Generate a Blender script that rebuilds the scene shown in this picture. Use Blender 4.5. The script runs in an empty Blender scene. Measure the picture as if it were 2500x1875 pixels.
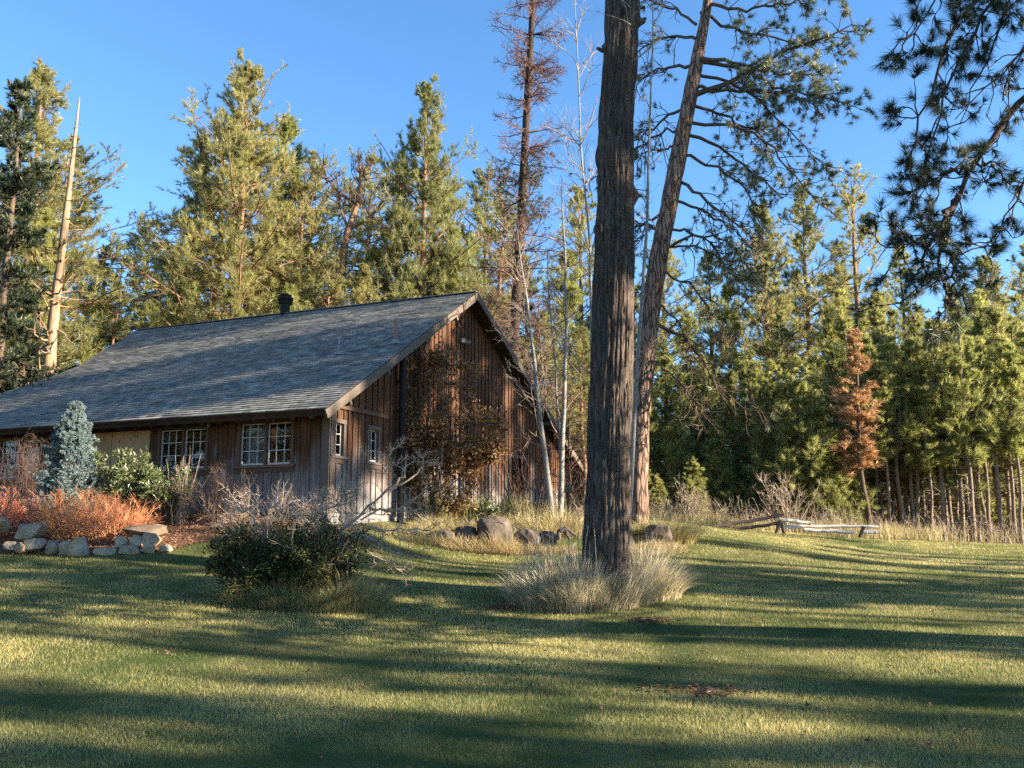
import bpy, bmesh, math
import numpy as np
from mathutils import Vector, noise as mnoise
R_ = np.random.default_rng
sc = bpy.context.scene
COL = sc.collection
# ------------------------------------------------------------------ camera
F, CX, CY, W, H_ = 2300., 1250., 937.5, 2500., 1875.
HOR = 1315.
TILT = math.atan((HOR - CY) / F)
ct, st = math.cos(TILT), math.sin(TILT)
cam = bpy.data.cameras.new('camera'); camo = bpy.data.objects.new('camera', cam); COL.objects.link(camo)
cam.sensor_width = 36; cam.lens = 36 * F / W; cam.clip_start = 0.1; cam.clip_end = 2000
camo.location = (0, 0, 0); camo.rotation_euler = (math.pi / 2 + TILT, 0, 0)
sc.camera = camo
# ------------------------------------------------------------------ light
SUN_H = np.array([0.965, -0.262]); SUN_H /= np.linalg.norm(SUN_H)
SUN_E = math.radians(18.5)
sd = Vector((SUN_H[0] * math.cos(SUN_E), SUN_H[1] * math.cos(SUN_E), math.sin(SUN_E)))
sl = bpy.data.lights.new('sun', 'SUN'); so = bpy.data.objects.new('sun', sl); COL.objects.link(so)
sl.energy = 5.0; sl.angle = math.radians(0.5); sl.color = (1.0, 0.84, 0.62)
so.rotation_euler = sd.to_track_quat('Z', 'Y').to_euler()
world = bpy.data.worlds.new('World'); sc.world = world; world.use_nodes = True
nt = world.node_tree; nt.nodes.clear()
sky = nt.nodes.new('ShaderNodeTexSky'); sky.sky_type = 'NISHITA'; sky.sun_disc = False
sky.sun_elevation = SUN_E; sky.sun_rotation = math.atan2(SUN_H[0], SUN_H[1])
sky.altitude = 900; sky.air_density = 1.0; sky.dust_density = 0.15; sky.ozone_density = 3.0
bg = nt.nodes.new('ShaderNodeBackground'); bg.inputs[1].default_value = 0.078
wo = nt.nodes.new('ShaderNodeOutputWorld')
hsv = nt.nodes.new('ShaderNodeHueSaturation'); hsv.inputs['Saturation'].default_value = 1.14
nt.links.new(sky.outputs[0], hsv.inputs['Color']); nt.links.new(hsv.outputs[0], bg.inputs[0]); nt.links.new(bg.outputs[0], wo.inputs[0])
sc.view_settings.view_transform = 'Standard'; sc.view_settings.look = 'None'
sc.view_settings.exposure = 2.25; sc.view_settings.gamma = 1.0
sc.cycles.max_bounces = 6; sc.cycles.transparent_max_bounces = 8; sc.cycles.diffuse_bounces = 5
sc.cycles.use_denoising = False

# ------------------------------------------------------------------ projection helpers (photo pixel + depth -> world point)
def ray(px, py):
    u = (CY - py) / F
    return np.array([(px - CX) / F, ct - u * st, st + u * ct])
def P(px, py, Y):
    r = ray(px, py); return r * (Y / r[1])
def proj(p):
    x, y, z = p; f = y * ct + z * st; u = -y * st + z * ct
    return CX + F * x / f, CY - F * u / f
def A3(*a): return np.array(a, float)
def norm(v): return v / np.maximum(np.linalg.norm(v, axis=-1, keepdims=True), 1e-9)

# ------------------------------------------------------------------ value noise
_tab = R_(7).random((64, 64, 64)).astype(np.float32)
def vn3(x, y, z):
    x, y, z = np.broadcast_arrays(x, y, z)
    xi, yi, zi = np.floor(x).astype(int), np.floor(y).astype(int), np.floor(z).astype(int)
    fx, fy, fz = x - xi, y - yi, z - zi
    fx, fy, fz = (f * f * (3 - 2 * f) for f in (fx, fy, fz))
    g = lambda a, b, c: _tab[(xi + a) & 63, (yi + b) & 63, (zi + c) & 63]
    l = lambda a, b, t: a + (b - a) * t
    return l(l(l(g(0,0,0), g(1,0,0), fx), l(g(0,1,0), g(1,1,0), fx), fy),
             l(l(g(0,0,1), g(1,0,1), fx), l(g(0,1,1), g(1,1,1), fx), fy), fz)
def fbm(x, y, z=0.0, o=3):
    s = 0; a = .5
    for i in range(o):
        s = s + a * (vn3(x * 2**i + 17.3*i, y * 2**i + 5.1*i, np.asarray(z) * 2**i + 9.7*i) - .5); a *= .5
    return s

# ------------------------------------------------------------------ mesh helpers
ORG = {}
class MB:
    def __init__(s): s.v = []; s.f = []; s.n = 0; s.t = []; s.m = []
    def add(s, v, f, tint=0.5, mat=0):
        v = np.asarray(v, float).reshape(-1, 3); f = np.asarray(f, int)
        if not len(f): return
        s.f.append(f + s.n); s.m.append(np.full(len(f), mat)); s.v.append(v); s.n += len(v)
        s.t.append(np.broadcast_to(np.asarray(tint, float), (len(v),)))
    def box(s, c, x, y, z, tint=.5, mat=0):
        """c = centre, x y z = half-extent vectors"""
        c, x, y, z = (np.asarray(q, float) for q in (c, x, y, z))
        v = [c + a*x + b*y + d*z for d in (-1, 1) for b in (-1, 1) for a in (-1, 1)]
        s.add(v, [[0,2,3,1],[4,5,7,6],[0,1,5,4],[2,6,7,3],[0,4,6,2],[1,3,7,5]], tint, mat)
    def build(s, name, mats, parent=None, smooth=False, org=None, attr=True):
        me = bpy.data.meshes.new(name)
        o = bpy.data.objects.new(name, me); COL.objects.link(o)
        og = ORG.get(parent.name, np.zeros(3)) if parent else (np.zeros(3) if org is None else np.asarray(org, float))
        v = np.concatenate(s.v) - og
        me.vertices.add(len(v)); me.vertices.foreach_set('co', v.astype(np.float32).ravel())
        li = np.concatenate([f.ravel() for f in s.f]); tot = np.concatenate([np.full(len(f), f.shape[1]) for f in s.f])
        me.loops.add(len(li)); me.loops.foreach_set('vertex_index', li.astype(np.int32))
        me.polygons.add(len(tot)); me.polygons.foreach_set('loop_start', (np.cumsum(tot) - tot).astype(np.int32))
        me.polygons.foreach_set('material_index', np.concatenate(s.m).astype(np.int32))
        me.polygons.foreach_set('use_smooth', np.full(len(tot), smooth))
        if attr:
            a = me.attributes.new('tint', 'FLOAT', 'POINT'); a.data.foreach_set('value', np.concatenate(s.t).astype(np.float32))
        for m in (mats if isinstance(mats, (list, tuple)) else [mats]): me.materials.append(m)
        me.update(calc_edges=True); me.validate()
        if parent: o.parent = parent
        elif org is not None: o.location = og
        ORG[o.name] = og
        return o
def tag(o, label=None, cat=None, group=None, kind=None):
    for k, v in (('label', label), ('category', cat), ('group', group), ('kind', kind)):
        if v: o[k] = v
    return o
def thing(name, label, cat, loc, group=None):
    o = bpy.data.objects.new(name, None); COL.objects.link(o); o.empty_display_size = .3
    o.location = loc; ORG[o.name] = np.asarray(loc, float)
    return tag(o, label, cat, group)
def copy_tree(o, loc, scale=1, rz=0, parent=None):
    c = o.copy(); COL.objects.link(c)
    if parent is None:
        c.location = loc; c.rotation_euler = (0, 0, rz); c.scale = scale if hasattr(scale, '__len__') else (scale,)*3
    else: c.parent = parent
    for ch in o.children: copy_tree(ch, None, parent=c)
    return c

def tube(mb, path, rad, k=8, tint=.5, mat=0, cap=True):
    p = np.asarray(path, float); n = len(p); r = np.broadcast_to(np.asarray(rad, float), (n,))
    t = norm(np.gradient(p, axis=0)); d = p[-1] - p[0]
    ref = np.eye(3)[np.argmin(np.abs(d))]
    a = norm(np.cross(t, ref)); b = np.cross(t, a)
    th = np.arange(k) * 2*math.pi/k
    v = p[:, None] + r[:, None, None]*(a[:, None]*np.cos(th)[None, :, None] + b[:, None]*np.sin(th)[None, :, None])
    i = np.arange(n-1)[:, None]*k; j = np.arange(k)[None]; j2 = (j+1) % k
    f = np.stack([i+j, i+j2, i+k+j2, i+k+j], -1).reshape(-1, 4)
    mb.add(v.reshape(-1, 3), f, tint, mat)
    if cap:
        mb.add(v[-1], np.arange(k)[None], tint, mat); mb.add(v[0], np.arange(k)[::-1][None], tint, mat)
def sticks(mb, P0, P1, r0, r1, k=3, tint=.5, mat=0):
    N = len(P0)
    if not N: return
    t = norm(P1 - P0); ref = np.where(np.abs(t[:, 2:]) > .8, A3(1, 0, 0), A3(0, 0, 1))
    a = norm(np.cross(t, ref)); b = np.cross(t, a); th = np.arange(k)*2*math.pi/k
    ring = a[:, None]*np.cos(th)[None, :, None] + b[:, None]*np.sin(th)[None, :, None]
    r0 = np.broadcast_to(r0, (N,))[:, None, None]; r1 = np.broadcast_to(r1, (N,))[:, None, None]
    v = np.stack([P0[:, None] + ring*r0, P1[:, None] + ring*r1], 1).reshape(-1, 3)
    base = np.arange(N)[:, None]*2*k; j = np.arange(k)[None]; j2 = (j+1) % k
    f = np.stack([base+j, base+j2, base+k+j2, base+k+j], -1).reshape(-1, 4)
    mb.add(v, f, tint if np.isscalar(tint) else np.repeat(tint, 2*k), mat)
def needles(mb, C, D, L, n, spread, w, rng, tint=None, mat=0, droop=0.0, shaft=0.0):
    """tufts: from each centre C, n thin triangular needles around direction D"""
    N = len(C)
    if not N: return
    rd = norm(rng.normal(size=(N, n, 3)))
    d = norm(D[:, None] + rd*spread)
    d[..., 2] -= droop; d = norm(d)
    ln = (np.broadcast_to(L, (N,))[:, None]*rng.uniform(.7, 1.1, (N, n)))[..., None]
    sd_ = norm(np.cross(d, rng.normal(size=(N, n, 3))))*w/2
    B_ = C[:, None] + (D*np.broadcast_to(L, (N,))[:, None])[:, None]*(-shaft*rng.random((N, n, 1)))
    st0 = B_ + d*ln*.06
    v = np.stack([st0 - sd_, st0 + sd_, B_ + d*ln], 2).reshape(-1, 3)
    f = np.arange(N*n*3).reshape(-1, 3)
    tt = rng.random(N) if tint is None else np.broadcast_to(tint, (N,))
    mb.add(v, f, np.repeat(tt, n*3), mat)
def leaves(mb, C, D, L, wd, rng, tint=None, mat=0):
    N = len(C)
    if not N: return
    d = norm(D); s_ = norm(np.cross(d, rng.normal(size=(N, 3)))); u = np.cross(d, s_)
    L = np.broadcast_to(L, (N,))[:, None]*rng.uniform(.6, 1.2, (N, 1)); wv = s_*L*wd/2
    v = np.stack([C, C + d*L*.45 + wv + u*L*.12, C + d*L, C + d*L*.45 - wv + u*L*.12], 1).reshape(-1, 3)
    f = np.arange(N*4).reshape(-1, 4)
    tt = rng.random(N) if tint is None else tint
    mb.add(v, f, np.repeat(tt, 4), mat)
def grow(mb, P0, D0, L, r, rng, nseg=4, wander=.15, up=.05, k=3, tint=.5, taper=.35, mat=0):
    """grow N polylines, return node positions (N,nseg+1,3) directions and radii"""
    N = len(P0); L = np.broadcast_to(L, (N,)); r = np.broadcast_to(r, (N,))
    p = P0.copy(); d = norm(D0); ps = [p]; ds = [d]; rs = [r]
    for s in range(nseg):
        d = norm(d + rng.normal(size=(N, 3))*wander + A3(0, 0, 1)*up)
        q = p + d*(L/nseg)[:, None]
        ra = r*(1-(1-taper)*s/nseg); rb = r*(1-(1-taper)*(s+1)/nseg)
        sticks(mb, p, q, ra, rb, k, tint, mat)
        p = q; ps.append(p); ds.append(d); rs.append(rb)
    return np.stack(ps, 1), np.stack(ds, 1), np.stack(rs, 1)
def spawn(ps, ds, rs, L, n, rng, lo=.3, ang=.9, flat=0.0):
    """choose n kid start points on each polyline"""
    N, S = ps.shape[:2]
    t = rng.uniform(lo, 1, (N, n))*(S-1); i = np.minimum(t.astype(int), S-2); f = (t-i)[..., None]
    ix = np.arange(N)[:, None]
    P0 = ps[ix, i]*(1-f) + ps[ix, i+1]*f; D = ds[ix, i+1]
    rd = rng.normal(size=(N, n, 3)); rd[..., 2] *= (1-flat)
    rd = norm(rd - (rd*D).sum(-1, keepdims=True)*D)
    D2 = norm(D + rd*np.tan(ang*rng.uniform(.6, 1.1, (N, n, 1))))
    Lk = np.broadcast_to(L, (N,))[:, None]*rng.uniform(.6, 1.1, (N, n))*(1.15 - .6*t/(S-1))
    return P0.reshape(-1, 3), D2.reshape(-1, 3), Lk.ravel(), (rs[ix, i]*.6).ravel()

# ------------------------------------------------------------------ materials
def M(name, rough=.85, spec=.2):
    m = bpy.data.materials.new(name); m.use_nodes = True; t = m.node_tree; b = t.nodes['Principled BSDF']
    b.inputs['Roughness'].default_value = rough; b.inputs['Specular IOR Level'].default_value = spec
    return m, t, b
def nd(t, ty, **kw):
    n = t.nodes.new('ShaderNode' + ty)
    for k_, v_ in kw.items():
        if k_.startswith('i_'):
            key = k_[2:]; key = int(key) if key.isdigit() else key
            n.inputs[key].default_value = v_
        else: setattr(n, k_, v_)
    return n
def ramp(t, src, stops):
    r = t.nodes.new('ShaderNodeValToRGB'); e = r.color_ramp.elements
    while len(e) < len(stops): e.new(.5)
    for q, (p_, c_) in zip(e, stops): q.position = p_; q.color = (*c_, 1) if len(c_) == 3 else c_
    t.links.new(src, r.inputs[0]); return r.outputs[0]
def mixc(t, f, a, b, bt='MIX'):
    n = t.nodes.new('ShaderNodeMix'); n.data_type = 'RGBA'; n.blend_type = bt
    for s_, v_ in ((0, f), (6, a), (7, b)):
        if hasattr(v_, 'is_linked') or hasattr(v_, 'links'): t.links.new(v_, n.inputs[s_])
        else: n.inputs[s_].default_value = v_ if s_ == 0 else (*v_, 1)
    return n.outputs[2]
def noise(t, scale, detail=4, vec=None, rough=.55, w=None):
    n = nd(t, 'TexNoise'); n.inputs['Scale'].default_value = scale; n.inputs['Detail'].default_value = detail; n.inputs['Roughness'].default_value = rough
    if vec is not None: t.links.new(vec, n.inputs['Vector'])
    return n.outputs['Fac']
def mapping(t, sx, sy, sz, obj=False):
    g = nd(t, 'TexCoord').outputs['Object'] if obj else nd(t, 'NewGeometry').outputs['Position']
    m = nd(t, 'Mapping'); m.inputs['Scale'].default_value = (sx, sy, sz); t.links.new(g, m.inputs['Vector']); return m.outputs[0]
def attr(t, nm='tint'): return nd(t, 'Attribute', attribute_name=nm).outputs['Fac']
def math_(t, op, a, b=0.0, c=None, clamp=False):
    n = nd(t, 'Math', operation=op, use_clamp=clamp)
    for i, v_ in enumerate((a, b) if c is None else (a, b, c)):
        if hasattr(v_, 'links'): t.links.new(v_, n.inputs[i])
        else: n.inputs[i].default_value = v_
    return n.outputs[0]
def bump(t, b, h, strength=.5, dist=.02):
    n = nd(t, 'Bump'); n.inputs['Strength'].default_value = strength; n.inputs['Distance'].default_value = dist
    t.links.new(h, n.inputs['Height']); t.links.new(n.outputs[0], b.inputs['Normal'])
def foliage(name, c1, c2, transl=.35, gloss=.06, rnd=.5, c3=None):
    m = bpy.data.materials.new(name); m.use_nodes = True; t = m.node_tree; t.nodes.clear()
    f = attr(t)
    col = mixc(t, f, c1, c2)
    oi = nd(t, 'ObjectInfo').outputs['Random']
    v = math_(t, 'MULTIPLY_ADD', oi, rnd, 1-rnd/2)
    hs = nd(t, 'HueSaturation'); t.links.new(col, hs.inputs['Color']); t.links.new(v, hs.inputs['Value'])
    hue = math_(t, 'MULTIPLY_ADD', oi, -.03, .515); t.links.new(hue, hs.inputs['Hue'])
    d = nd(t, 'BsdfDiffuse'); tr = nd(t, 'BsdfTranslucent'); gl = nd(t, 'BsdfGlossy'); gl.inputs['Roughness'].default_value = .45
    t.links.new(hs.outputs[0], d.inputs[0]); t.links.new(hs.outputs[0], tr.inputs[0])
    mx = nd(t, 'MixShader'); mx.inputs[0].default_value = transl; t.links.new(d.outputs[0], mx.inputs[1]); t.links.new(tr.outputs[0], mx.inputs[2])
    m2 = nd(t, 'MixShader'); m2.inputs[0].default_value = gloss; t.links.new(mx.outputs[0], m2.inputs[1]); t.links.new(gl.outputs[0], m2.inputs[2])
    o = nd(t, 'OutputMaterial'); t.links.new(m2.outputs[0], o.inputs[0]); return m
def plain(name, c1, c2=None, sc_=8, rough=.85, spec=.15, bs=.4, bd=.01, stretch=None):
    m, t, b = M(name, rough, spec); vec = mapping(t, *(stretch or (1, 1, 1)))
    n = noise(t, sc_, 5, vec)
    a = attr(t); f = math_(t, 'ADD', math_(t, 'MULTIPLY', math_(t, 'SUBTRACT', n, .5), 1.6), a, clamp=True)
    c2 = c2 or tuple(min(1, x*1.5) for x in c1)
    t.links.new(mixc(t, f, c1, c2), b.inputs['Base Color'])
    if bs: bump(t, b, n, bs, bd)
    return m
def bark(name, c_dark, c_mid, c_lit, sx=9, sz=1.6, bd=.03, moss=False):
    m, t, b = M(name, .95, .1); vec = mapping(t, sx, sx, sz)
    wv = nd(t, 'TexNoise'); wv.inputs['Scale'].default_value = 1.2; wv.inputs['Detail'].default_value = 3; t.links.new(vec, wv.inputs['Vector'])
    add = nd(t, 'VectorMath', operation='MULTIPLY_ADD'); t.links.new(wv.outputs['Color'], add.inputs[0]); add.inputs[1].default_value = (.9, .9, .9); t.links.new(vec, add.inputs[2])
    vo = nd(t, 'TexVoronoi', feature='DISTANCE_TO_EDGE'); vo.inputs['Scale'].default_value = 1.0; t.links.new(add.outputs[0], vo.inputs['Vector'])
    n = noise(t, 6, 6, vec, .65)
    e = ramp(t, vo.outputs['Distance'], [(0, (0, 0, 0)), (.18, (1, 1, 1))])
    c = mixc(t, n, c_mid, c_lit); c = mixc(t, e, c_dark, c)
    if moss:
        mn = noise(t, 1.7, 5, mapping(t, 1, 1, 1)); mf = ramp(t, mn, [(.6, (0, 0, 0)), (.72, (.8, .8, .8))])
        c = mixc(t, mf, c, (.13, .14, .03))
    t.links.new(c, b.inputs['Base Color'])
    h = math_(t, 'ADD', e, math_(t, 'MULTIPLY', n, .7)); bump(t, b, h, .9, bd); return m

m_pine = foliage('pine_needles', (.15, .165, .05), (.42, .41, .15), .6, .04, .3)
m_pine_y = foliage('young_pine_needles', (.17, .19, .04), (.48, .48, .16), .62, .04, .35)
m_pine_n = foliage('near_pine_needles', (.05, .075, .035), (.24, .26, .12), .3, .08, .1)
m_pine_o = foliage('shaded_pine_needles', (.022, .035, .018), (.075, .09, .045), .3, .05, .1)  # needle colour darkened to stand in for shade on the overhanging boughs
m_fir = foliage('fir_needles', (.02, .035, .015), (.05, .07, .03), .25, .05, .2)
m_dead = foliage('dead_needles', (.40, .21, .10), (.62, .39, .22), .3, .03, .2)
m_spruce = foliage('blue_spruce_needles', (.07, .12, .13), (.27, .36, .36), .2, .06, .1)
m_brownleaf = foliage('withered_leaves', (.13, .055, .028), (.40, .20, .085), .35, .04, .1)
m_greenleaf = foliage('shrub_leaves', (.04, .06, .015), (.17, .20, .05), .3, .10, .1)
m_orange = foliage('orange_twigs', (.34, .12, .05), (.80, .36, .18), .1, .04, .15)
m_red = plain('red_stems', (.25, .02, .03), (.40, .05, .06), 20, .5, .3)
m_blade = foliage('lawn_blades', (.05, .10, .022), (.62, .55, .22), .5, .03, 0)
m_dry = foliage('dry_grass', (.21, .17, .10), (.70, .61, .43), .35, .04, .1)
m_dryy = foliage('yellow_dry_grass', (.22, .18, .07), (.55, .46, .24), .35, .04, .2)
m_bark = bark('pine_bark', (.045, .032, .026), (.19, .125, .095), (.32, .22, .17))
m_larchbark = plain('larch_bark', (.035, .025, .022), (.11, .08, .065), 5, .95, .1, .8, .04, (3, 3, 1))
m, t, b = M('old_trunk_bark', .95, .1)
_v = mapping(t, 12, 12, 4.2); _n = noise(t, 1.25, 8, _v, .72); _f = noise(t, 75, 5, mapping(t, 1, 1, .6), .75); _b = noise(t, .8, 4, mapping(t, 1, 1, .8))
_c = ramp(t, _n, [(.40, (.012, .009, .008)), (.47, (.075, .058, .050)), (.58, (.14, .112, .098)), (.70, (.24, .20, .178))])
_c = mixc(t, ramp(t, _b, [(.46, (0, 0, 0)), (.60, (.6, .6, .6))]), _c, (.045, .032, .026)); _c = mixc(t, math_(t, 'MULTIPLY', _f, .4), _c, (.20, .165, .14))
_m = noise(t, 2.3, 6, mapping(t, 1, 1, 1), .7); _c = mixc(t, ramp(t, _m, [(.64, (0, 0, 0)), (.71, (.75, .75, .75))]), _c, (.13, .125, .03))
t.links.new(_c, b.inputs['Base Color']); bump(t, b, math_(t, 'ADD', _n, math_(t, 'MULTIPLY', _f, .25)), 1.0, .07); m_bark_big = m
m_bark_far = plain('far_pine_bark', (.12, .07, .045), (.30, .18, .12), 3, .95, .1, .6, .05, (3, 3, 1))
m_bark_dk = plain('dark_thin_bark', (.055, .04, .03), (.15, .11, .085), 4, .95, .1, .5, .03, (3, 3, 1))
m_bark_y = plain('young_pine_bark', (.10, .08, .065), (.28, .225, .18), 4, .95, .1, .5, .03, (3, 3, 1))
m_snag = plain('bleached_snag_wood', (.11, .065, .04), (.44, .31, .20), 3.2, .8, .15, .5, .03, (3, 3, .6))
m_aspen = plain('aspen_bark', (.09, .09, .085), (.30, .295, .275), 5, .7, .2, .3, .01, (1, 1, 3))
m_twig = plain('grey_twigs', (.17, .13, .10), (.46, .37, .29), 10, .85, .1, 0)
m_twig_dk = plain('brown_twigs', (.07, .045, .035), (.20, .13, .10), 10, .85, .1, 0)
m_larch = plain('larch_twigs', (.08, .045, .04), (.20, .12, .10), 6, .9, .1, 0)

# ------------------------------------------------------------------ terrain
ctl = []
def cp(x, y, z): ctl.append((x, y, z))
def cpp(px, py, Y): p = P(px, py, Y); ctl.append(tuple(p))
for x in (-30, -8, 0, 8, 30): cp(x, -12, -1.75)
for x in (-12, -4, 0, 4, 12): cp(x, 0, -1.65); cp(x, 6.5, -1.6)
for x in (-9, -4, 0, 4, 9): cp(x, 10, -1.42)
for px, py, Y in ((1250,1528,13.6),(1650,1528,13.6),(1480,1452,15.5),(700,1475,14.3),(300,1440,14.6),(0,1430,14.5),(2300,1470,15.5),
        (1150,1372,20.5),(1250,1345,22),(1000,1350,21),(1700,1390,20),(2200,1400,20.5),(2200,1345,29),(2500,1330,33),(2200,1316,33),(1900,1302,31),(1720,1285,30),
        (1950,1330,27),(1600,1320,24),(1560,1268,26),(1000,1292,22.7),(1150,1283,24.6),(1350,1280,26.5),(150,1362,18),(0,1352,18.3),(380,1352,18),
        (550,1345,18.5),(150,1310,19.4),(350,1305,19.4),(0,1300,19.6),(200,1275,21.6),(600,1290,19.6),(800,1278,20.5),(0,1275,22.5)):
    cpp(px, py, Y)
for p in ((-12, 28, .55), (-5, 30, .55), (2, 31, .55), (-16, 40, .8), (0, 45, .7), (12, 40, 0.1), (22, 40, -.3), (30, 60, 0), (0, 70, 1), (-30, 60, 1), (-60, 40, 1), (60, 40, -1),
          (80, 120, 5), (0, 140, 8), (-80, 120, 8), (30, 90, 3), (0, 100, 4), (-40, 90, 4), (45, 15, -1.3), (45, -10, -1.6), (-30, 15, -.2), (22, 10, -1.2), (25, 22, -.6)): cp(*p)
ctl = np.array(ctl); Cxy = ctl[:, :2]/20.
def _k(r2): return np.where(r2 > 1e-12, r2*np.log(np.maximum(r2, 1e-12))*.5, 0)
_K = _k(((Cxy[:, None]-Cxy[None])**2).sum(-1)) + np.eye(len(Cxy))*.004
_Pm = np.c_[np.ones(len(Cxy)), Cxy]
_S = np.linalg.solve(np.block([[_K, _Pm], [_Pm.T, np.zeros((3, 3))]]), np.r_[ctl[:, 2], 0, 0, 0])
def G(x, y):
    x = np.asarray(x, float); y = np.asarray(y, float); sh = np.broadcast(x, y).shape
    X = np.clip(np.broadcast_to(x, sh).ravel(), -90, 90); Y = np.clip(np.broadcast_to(y, sh).ravel(), -14, 145); out = np.empty(len(X))
    for i in range(0, len(X), 20000):
        q = np.c_[X[i:i+20000], Y[i:i+20000]]/20.
        r2 = ((q[:, None]-Cxy[None])**2).sum(-1); out[i:i+20000] = _k(r2) @ _S[:-3] + np.c_[np.ones(len(q)), q] @ _S[-3:]
    out = out + fbm(X*.3, Y*.3, 3.3, 2)*.14 + fbm(X*1.1, Y*1.1, 8.3, 2)*.035
    # trunk mound
    out = out + .10*np.exp(-((X-TB[0])**2 + (Y-TB[1])**2)/.8)
    return out.reshape(sh)
TB = P(1482, 1452, 15.5)
def g1(x, y): return float(G(np.array([x]), np.array([y]))[0])
def on(px, Y, dz=0.0):
    """point on the ground in photo column px at depth Y"""
    x = (px - CX)/F*Y/ (ct - (CY-HOR)/F*st); return A3(x, Y, g1(x, Y)+dz)

def gridmesh(mb, xs, ys, dz=0.0, mask=None):
    X, Y = np.meshgrid(xs, ys); Z = G(X, Y)+dz; nx = len(xs); ny = len(ys)
    i, j = np.meshgrid(np.arange(ny-1), np.arange(nx-1), indexing='ij'); b = (i*nx+j).ravel()
    f = np.stack([b, b+1, b+nx+1, b+nx], -1)
    if mask is not None:
        cx = X.ravel()[b] + (xs[1]-xs[0])/2; cy = Y.ravel()[b] + (ys[1]-ys[0])/2; f = f[mask(cx, cy)]
    t = np.clip((Y.ravel() - 31 - fbm(X.ravel()*.2, Y.ravel()*.2, 1, 3)*8 + np.maximum(0, -X.ravel()-4)*.9*(Y.ravel() > 19))/2.5, 0, 1)
    mb.add(np.stack([X.ravel(), Y.ravel(), Z.ravel()], -1), f, t)
xs = np.r_[np.linspace(-140, -26, 24)[:-1], np.linspace(-26, 30, 260), np.linspace(30, 140, 24)[1:]]
ys = np.r_[np.linspace(-60, 2, 16)[:-1], np.linspace(2, 42, 220), np.linspace(42, 220, 50)[1:]]
m, t, b = M('lawn_soil', .95, .05); v = mapping(t, 1, 1, 1)
n1 = noise(t, .55, 5, v); n2 = noise(t, 9, 6, v); n3 = noise(t, 60, 4, v)
c = ramp(t, n1, [(.35, (.035, .07, .018)), (.52, (.085, .105, .035)), (.68, (.20, .17, .075))])
c = mixc(t, math_(t, 'MULTIPLY', n2, .5), c, (.14, .13, .055)); c = mixc(t, math_(t, 'MULTIPLY', n3, .5), c, (.05, .055, .02))
ff = ramp(t, n2, [(.3, (.07, .045, .025)), (.6, (.20, .14, .08)), (.8, (.32, .25, .15))])
c = mixc(t, attr(t), c, ff); t.links.new(c, b.inputs['Base Color']); bump(t, b, math_(t, 'ADD', n3, n2), .8, .03)
m_lawn = m
mb = MB(); gridmesh(mb, xs, ys); o = mb.build('ground', m_lawn, smooth=True); tag(o, kind='structure')

# ------------------------------------------------------------------ barn geometry
d1 = ray(-4188, 1315); d1[2] = 0; d1 = norm(d1); d2 = A3(d1[1], -d1[0], 0); UP = A3(0, 0, 1)
C0 = P(797, 996, 20)
# apex: solve w,h so that C0 + d2*w + z*h hits pixel (1164,714)
ra = ray(1164, 714); Am = np.c_[d2, UP, -ra]; wh = np.linalg.solve(Am, -C0); HW, HH = wh[0], wh[1]
AP = C0 + d2*HW + UP*HH
rr = ray(1421, 1137); tt = (C0@d1)/(rr@d1); RE = rr*tt; RW = (RE-C0)@d2     # right eave end
OE, OG = .75, .43
pitch = math.atan2(HH, HW); upv = norm(AP-C0); nrm = norm(np.cross(upv, d1)); nrm = nrm*np.sign(nrm[2])
def plane_hit(px, py, p0, n): r = ray(px, py); return r*((p0@n)/(r@n))
SL = np.linalg.norm(AP-C0)
def su(px, py): h = plane_hit(px, py, C0, nrm)-C0; return h@d1, (h@upv)
edge = [su(336, 806), su(189, 896), su(112, 926), su(0, 963), su(-110, 1000), su(-160, 1035)]
edge = [(a, b_) for a, b_ in edge]; edge[0] = (edge[0][0], SL); edge[-1] = (edge[-1][0]+.3, 0.0)
SMAX = max(a for a, _ in edge)
def smax_at(u): us = [b_ for _, b_ in edge][::-1]; ss = [a for a, _ in edge][::-1]; return np.interp(u, us, ss)
barn = thing('barn', 'weathered board-and-batten barn with a long grey shingle roof', 'barn', C0 + UP*(g1(C0[0], C0[1])-C0[2]))
# wood
m, t, b = M('brown_grey_boards', .85, .2)
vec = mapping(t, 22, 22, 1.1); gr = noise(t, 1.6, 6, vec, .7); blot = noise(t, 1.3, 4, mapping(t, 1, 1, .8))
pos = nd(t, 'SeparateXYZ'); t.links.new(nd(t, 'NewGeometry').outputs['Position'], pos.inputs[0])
zf = math_(t, 'MULTIPLY', math_(t, 'SUBTRACT', 2.15, pos.outputs[2]), 1.05)  # board colour runs from brown high up to grey towards the ground
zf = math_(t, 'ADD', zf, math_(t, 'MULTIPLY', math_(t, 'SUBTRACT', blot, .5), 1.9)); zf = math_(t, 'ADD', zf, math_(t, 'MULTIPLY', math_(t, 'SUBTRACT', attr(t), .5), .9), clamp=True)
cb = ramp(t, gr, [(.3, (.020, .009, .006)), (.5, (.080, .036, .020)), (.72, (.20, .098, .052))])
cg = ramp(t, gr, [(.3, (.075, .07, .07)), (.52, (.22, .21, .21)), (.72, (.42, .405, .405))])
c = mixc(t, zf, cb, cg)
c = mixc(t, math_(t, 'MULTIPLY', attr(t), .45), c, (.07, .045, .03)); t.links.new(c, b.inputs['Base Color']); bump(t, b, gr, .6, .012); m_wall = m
m_trim = plain('grey_trim_boards', (.06, .046, .038), (.17, .14, .12), 6, .85, .15, .5, .01, (8, 8, 8))
m_trimb = plain('brown_trim_boards', (.06, .036, .026), (.16, .10, .07), 6, .85, .15, .5, .01, (8, 8, 4))
m_darkwood = plain('dark_soffit_wood', (.035, .022, .016), (.08, .05, .035), 4, .9, .1, .4, .01)
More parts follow.
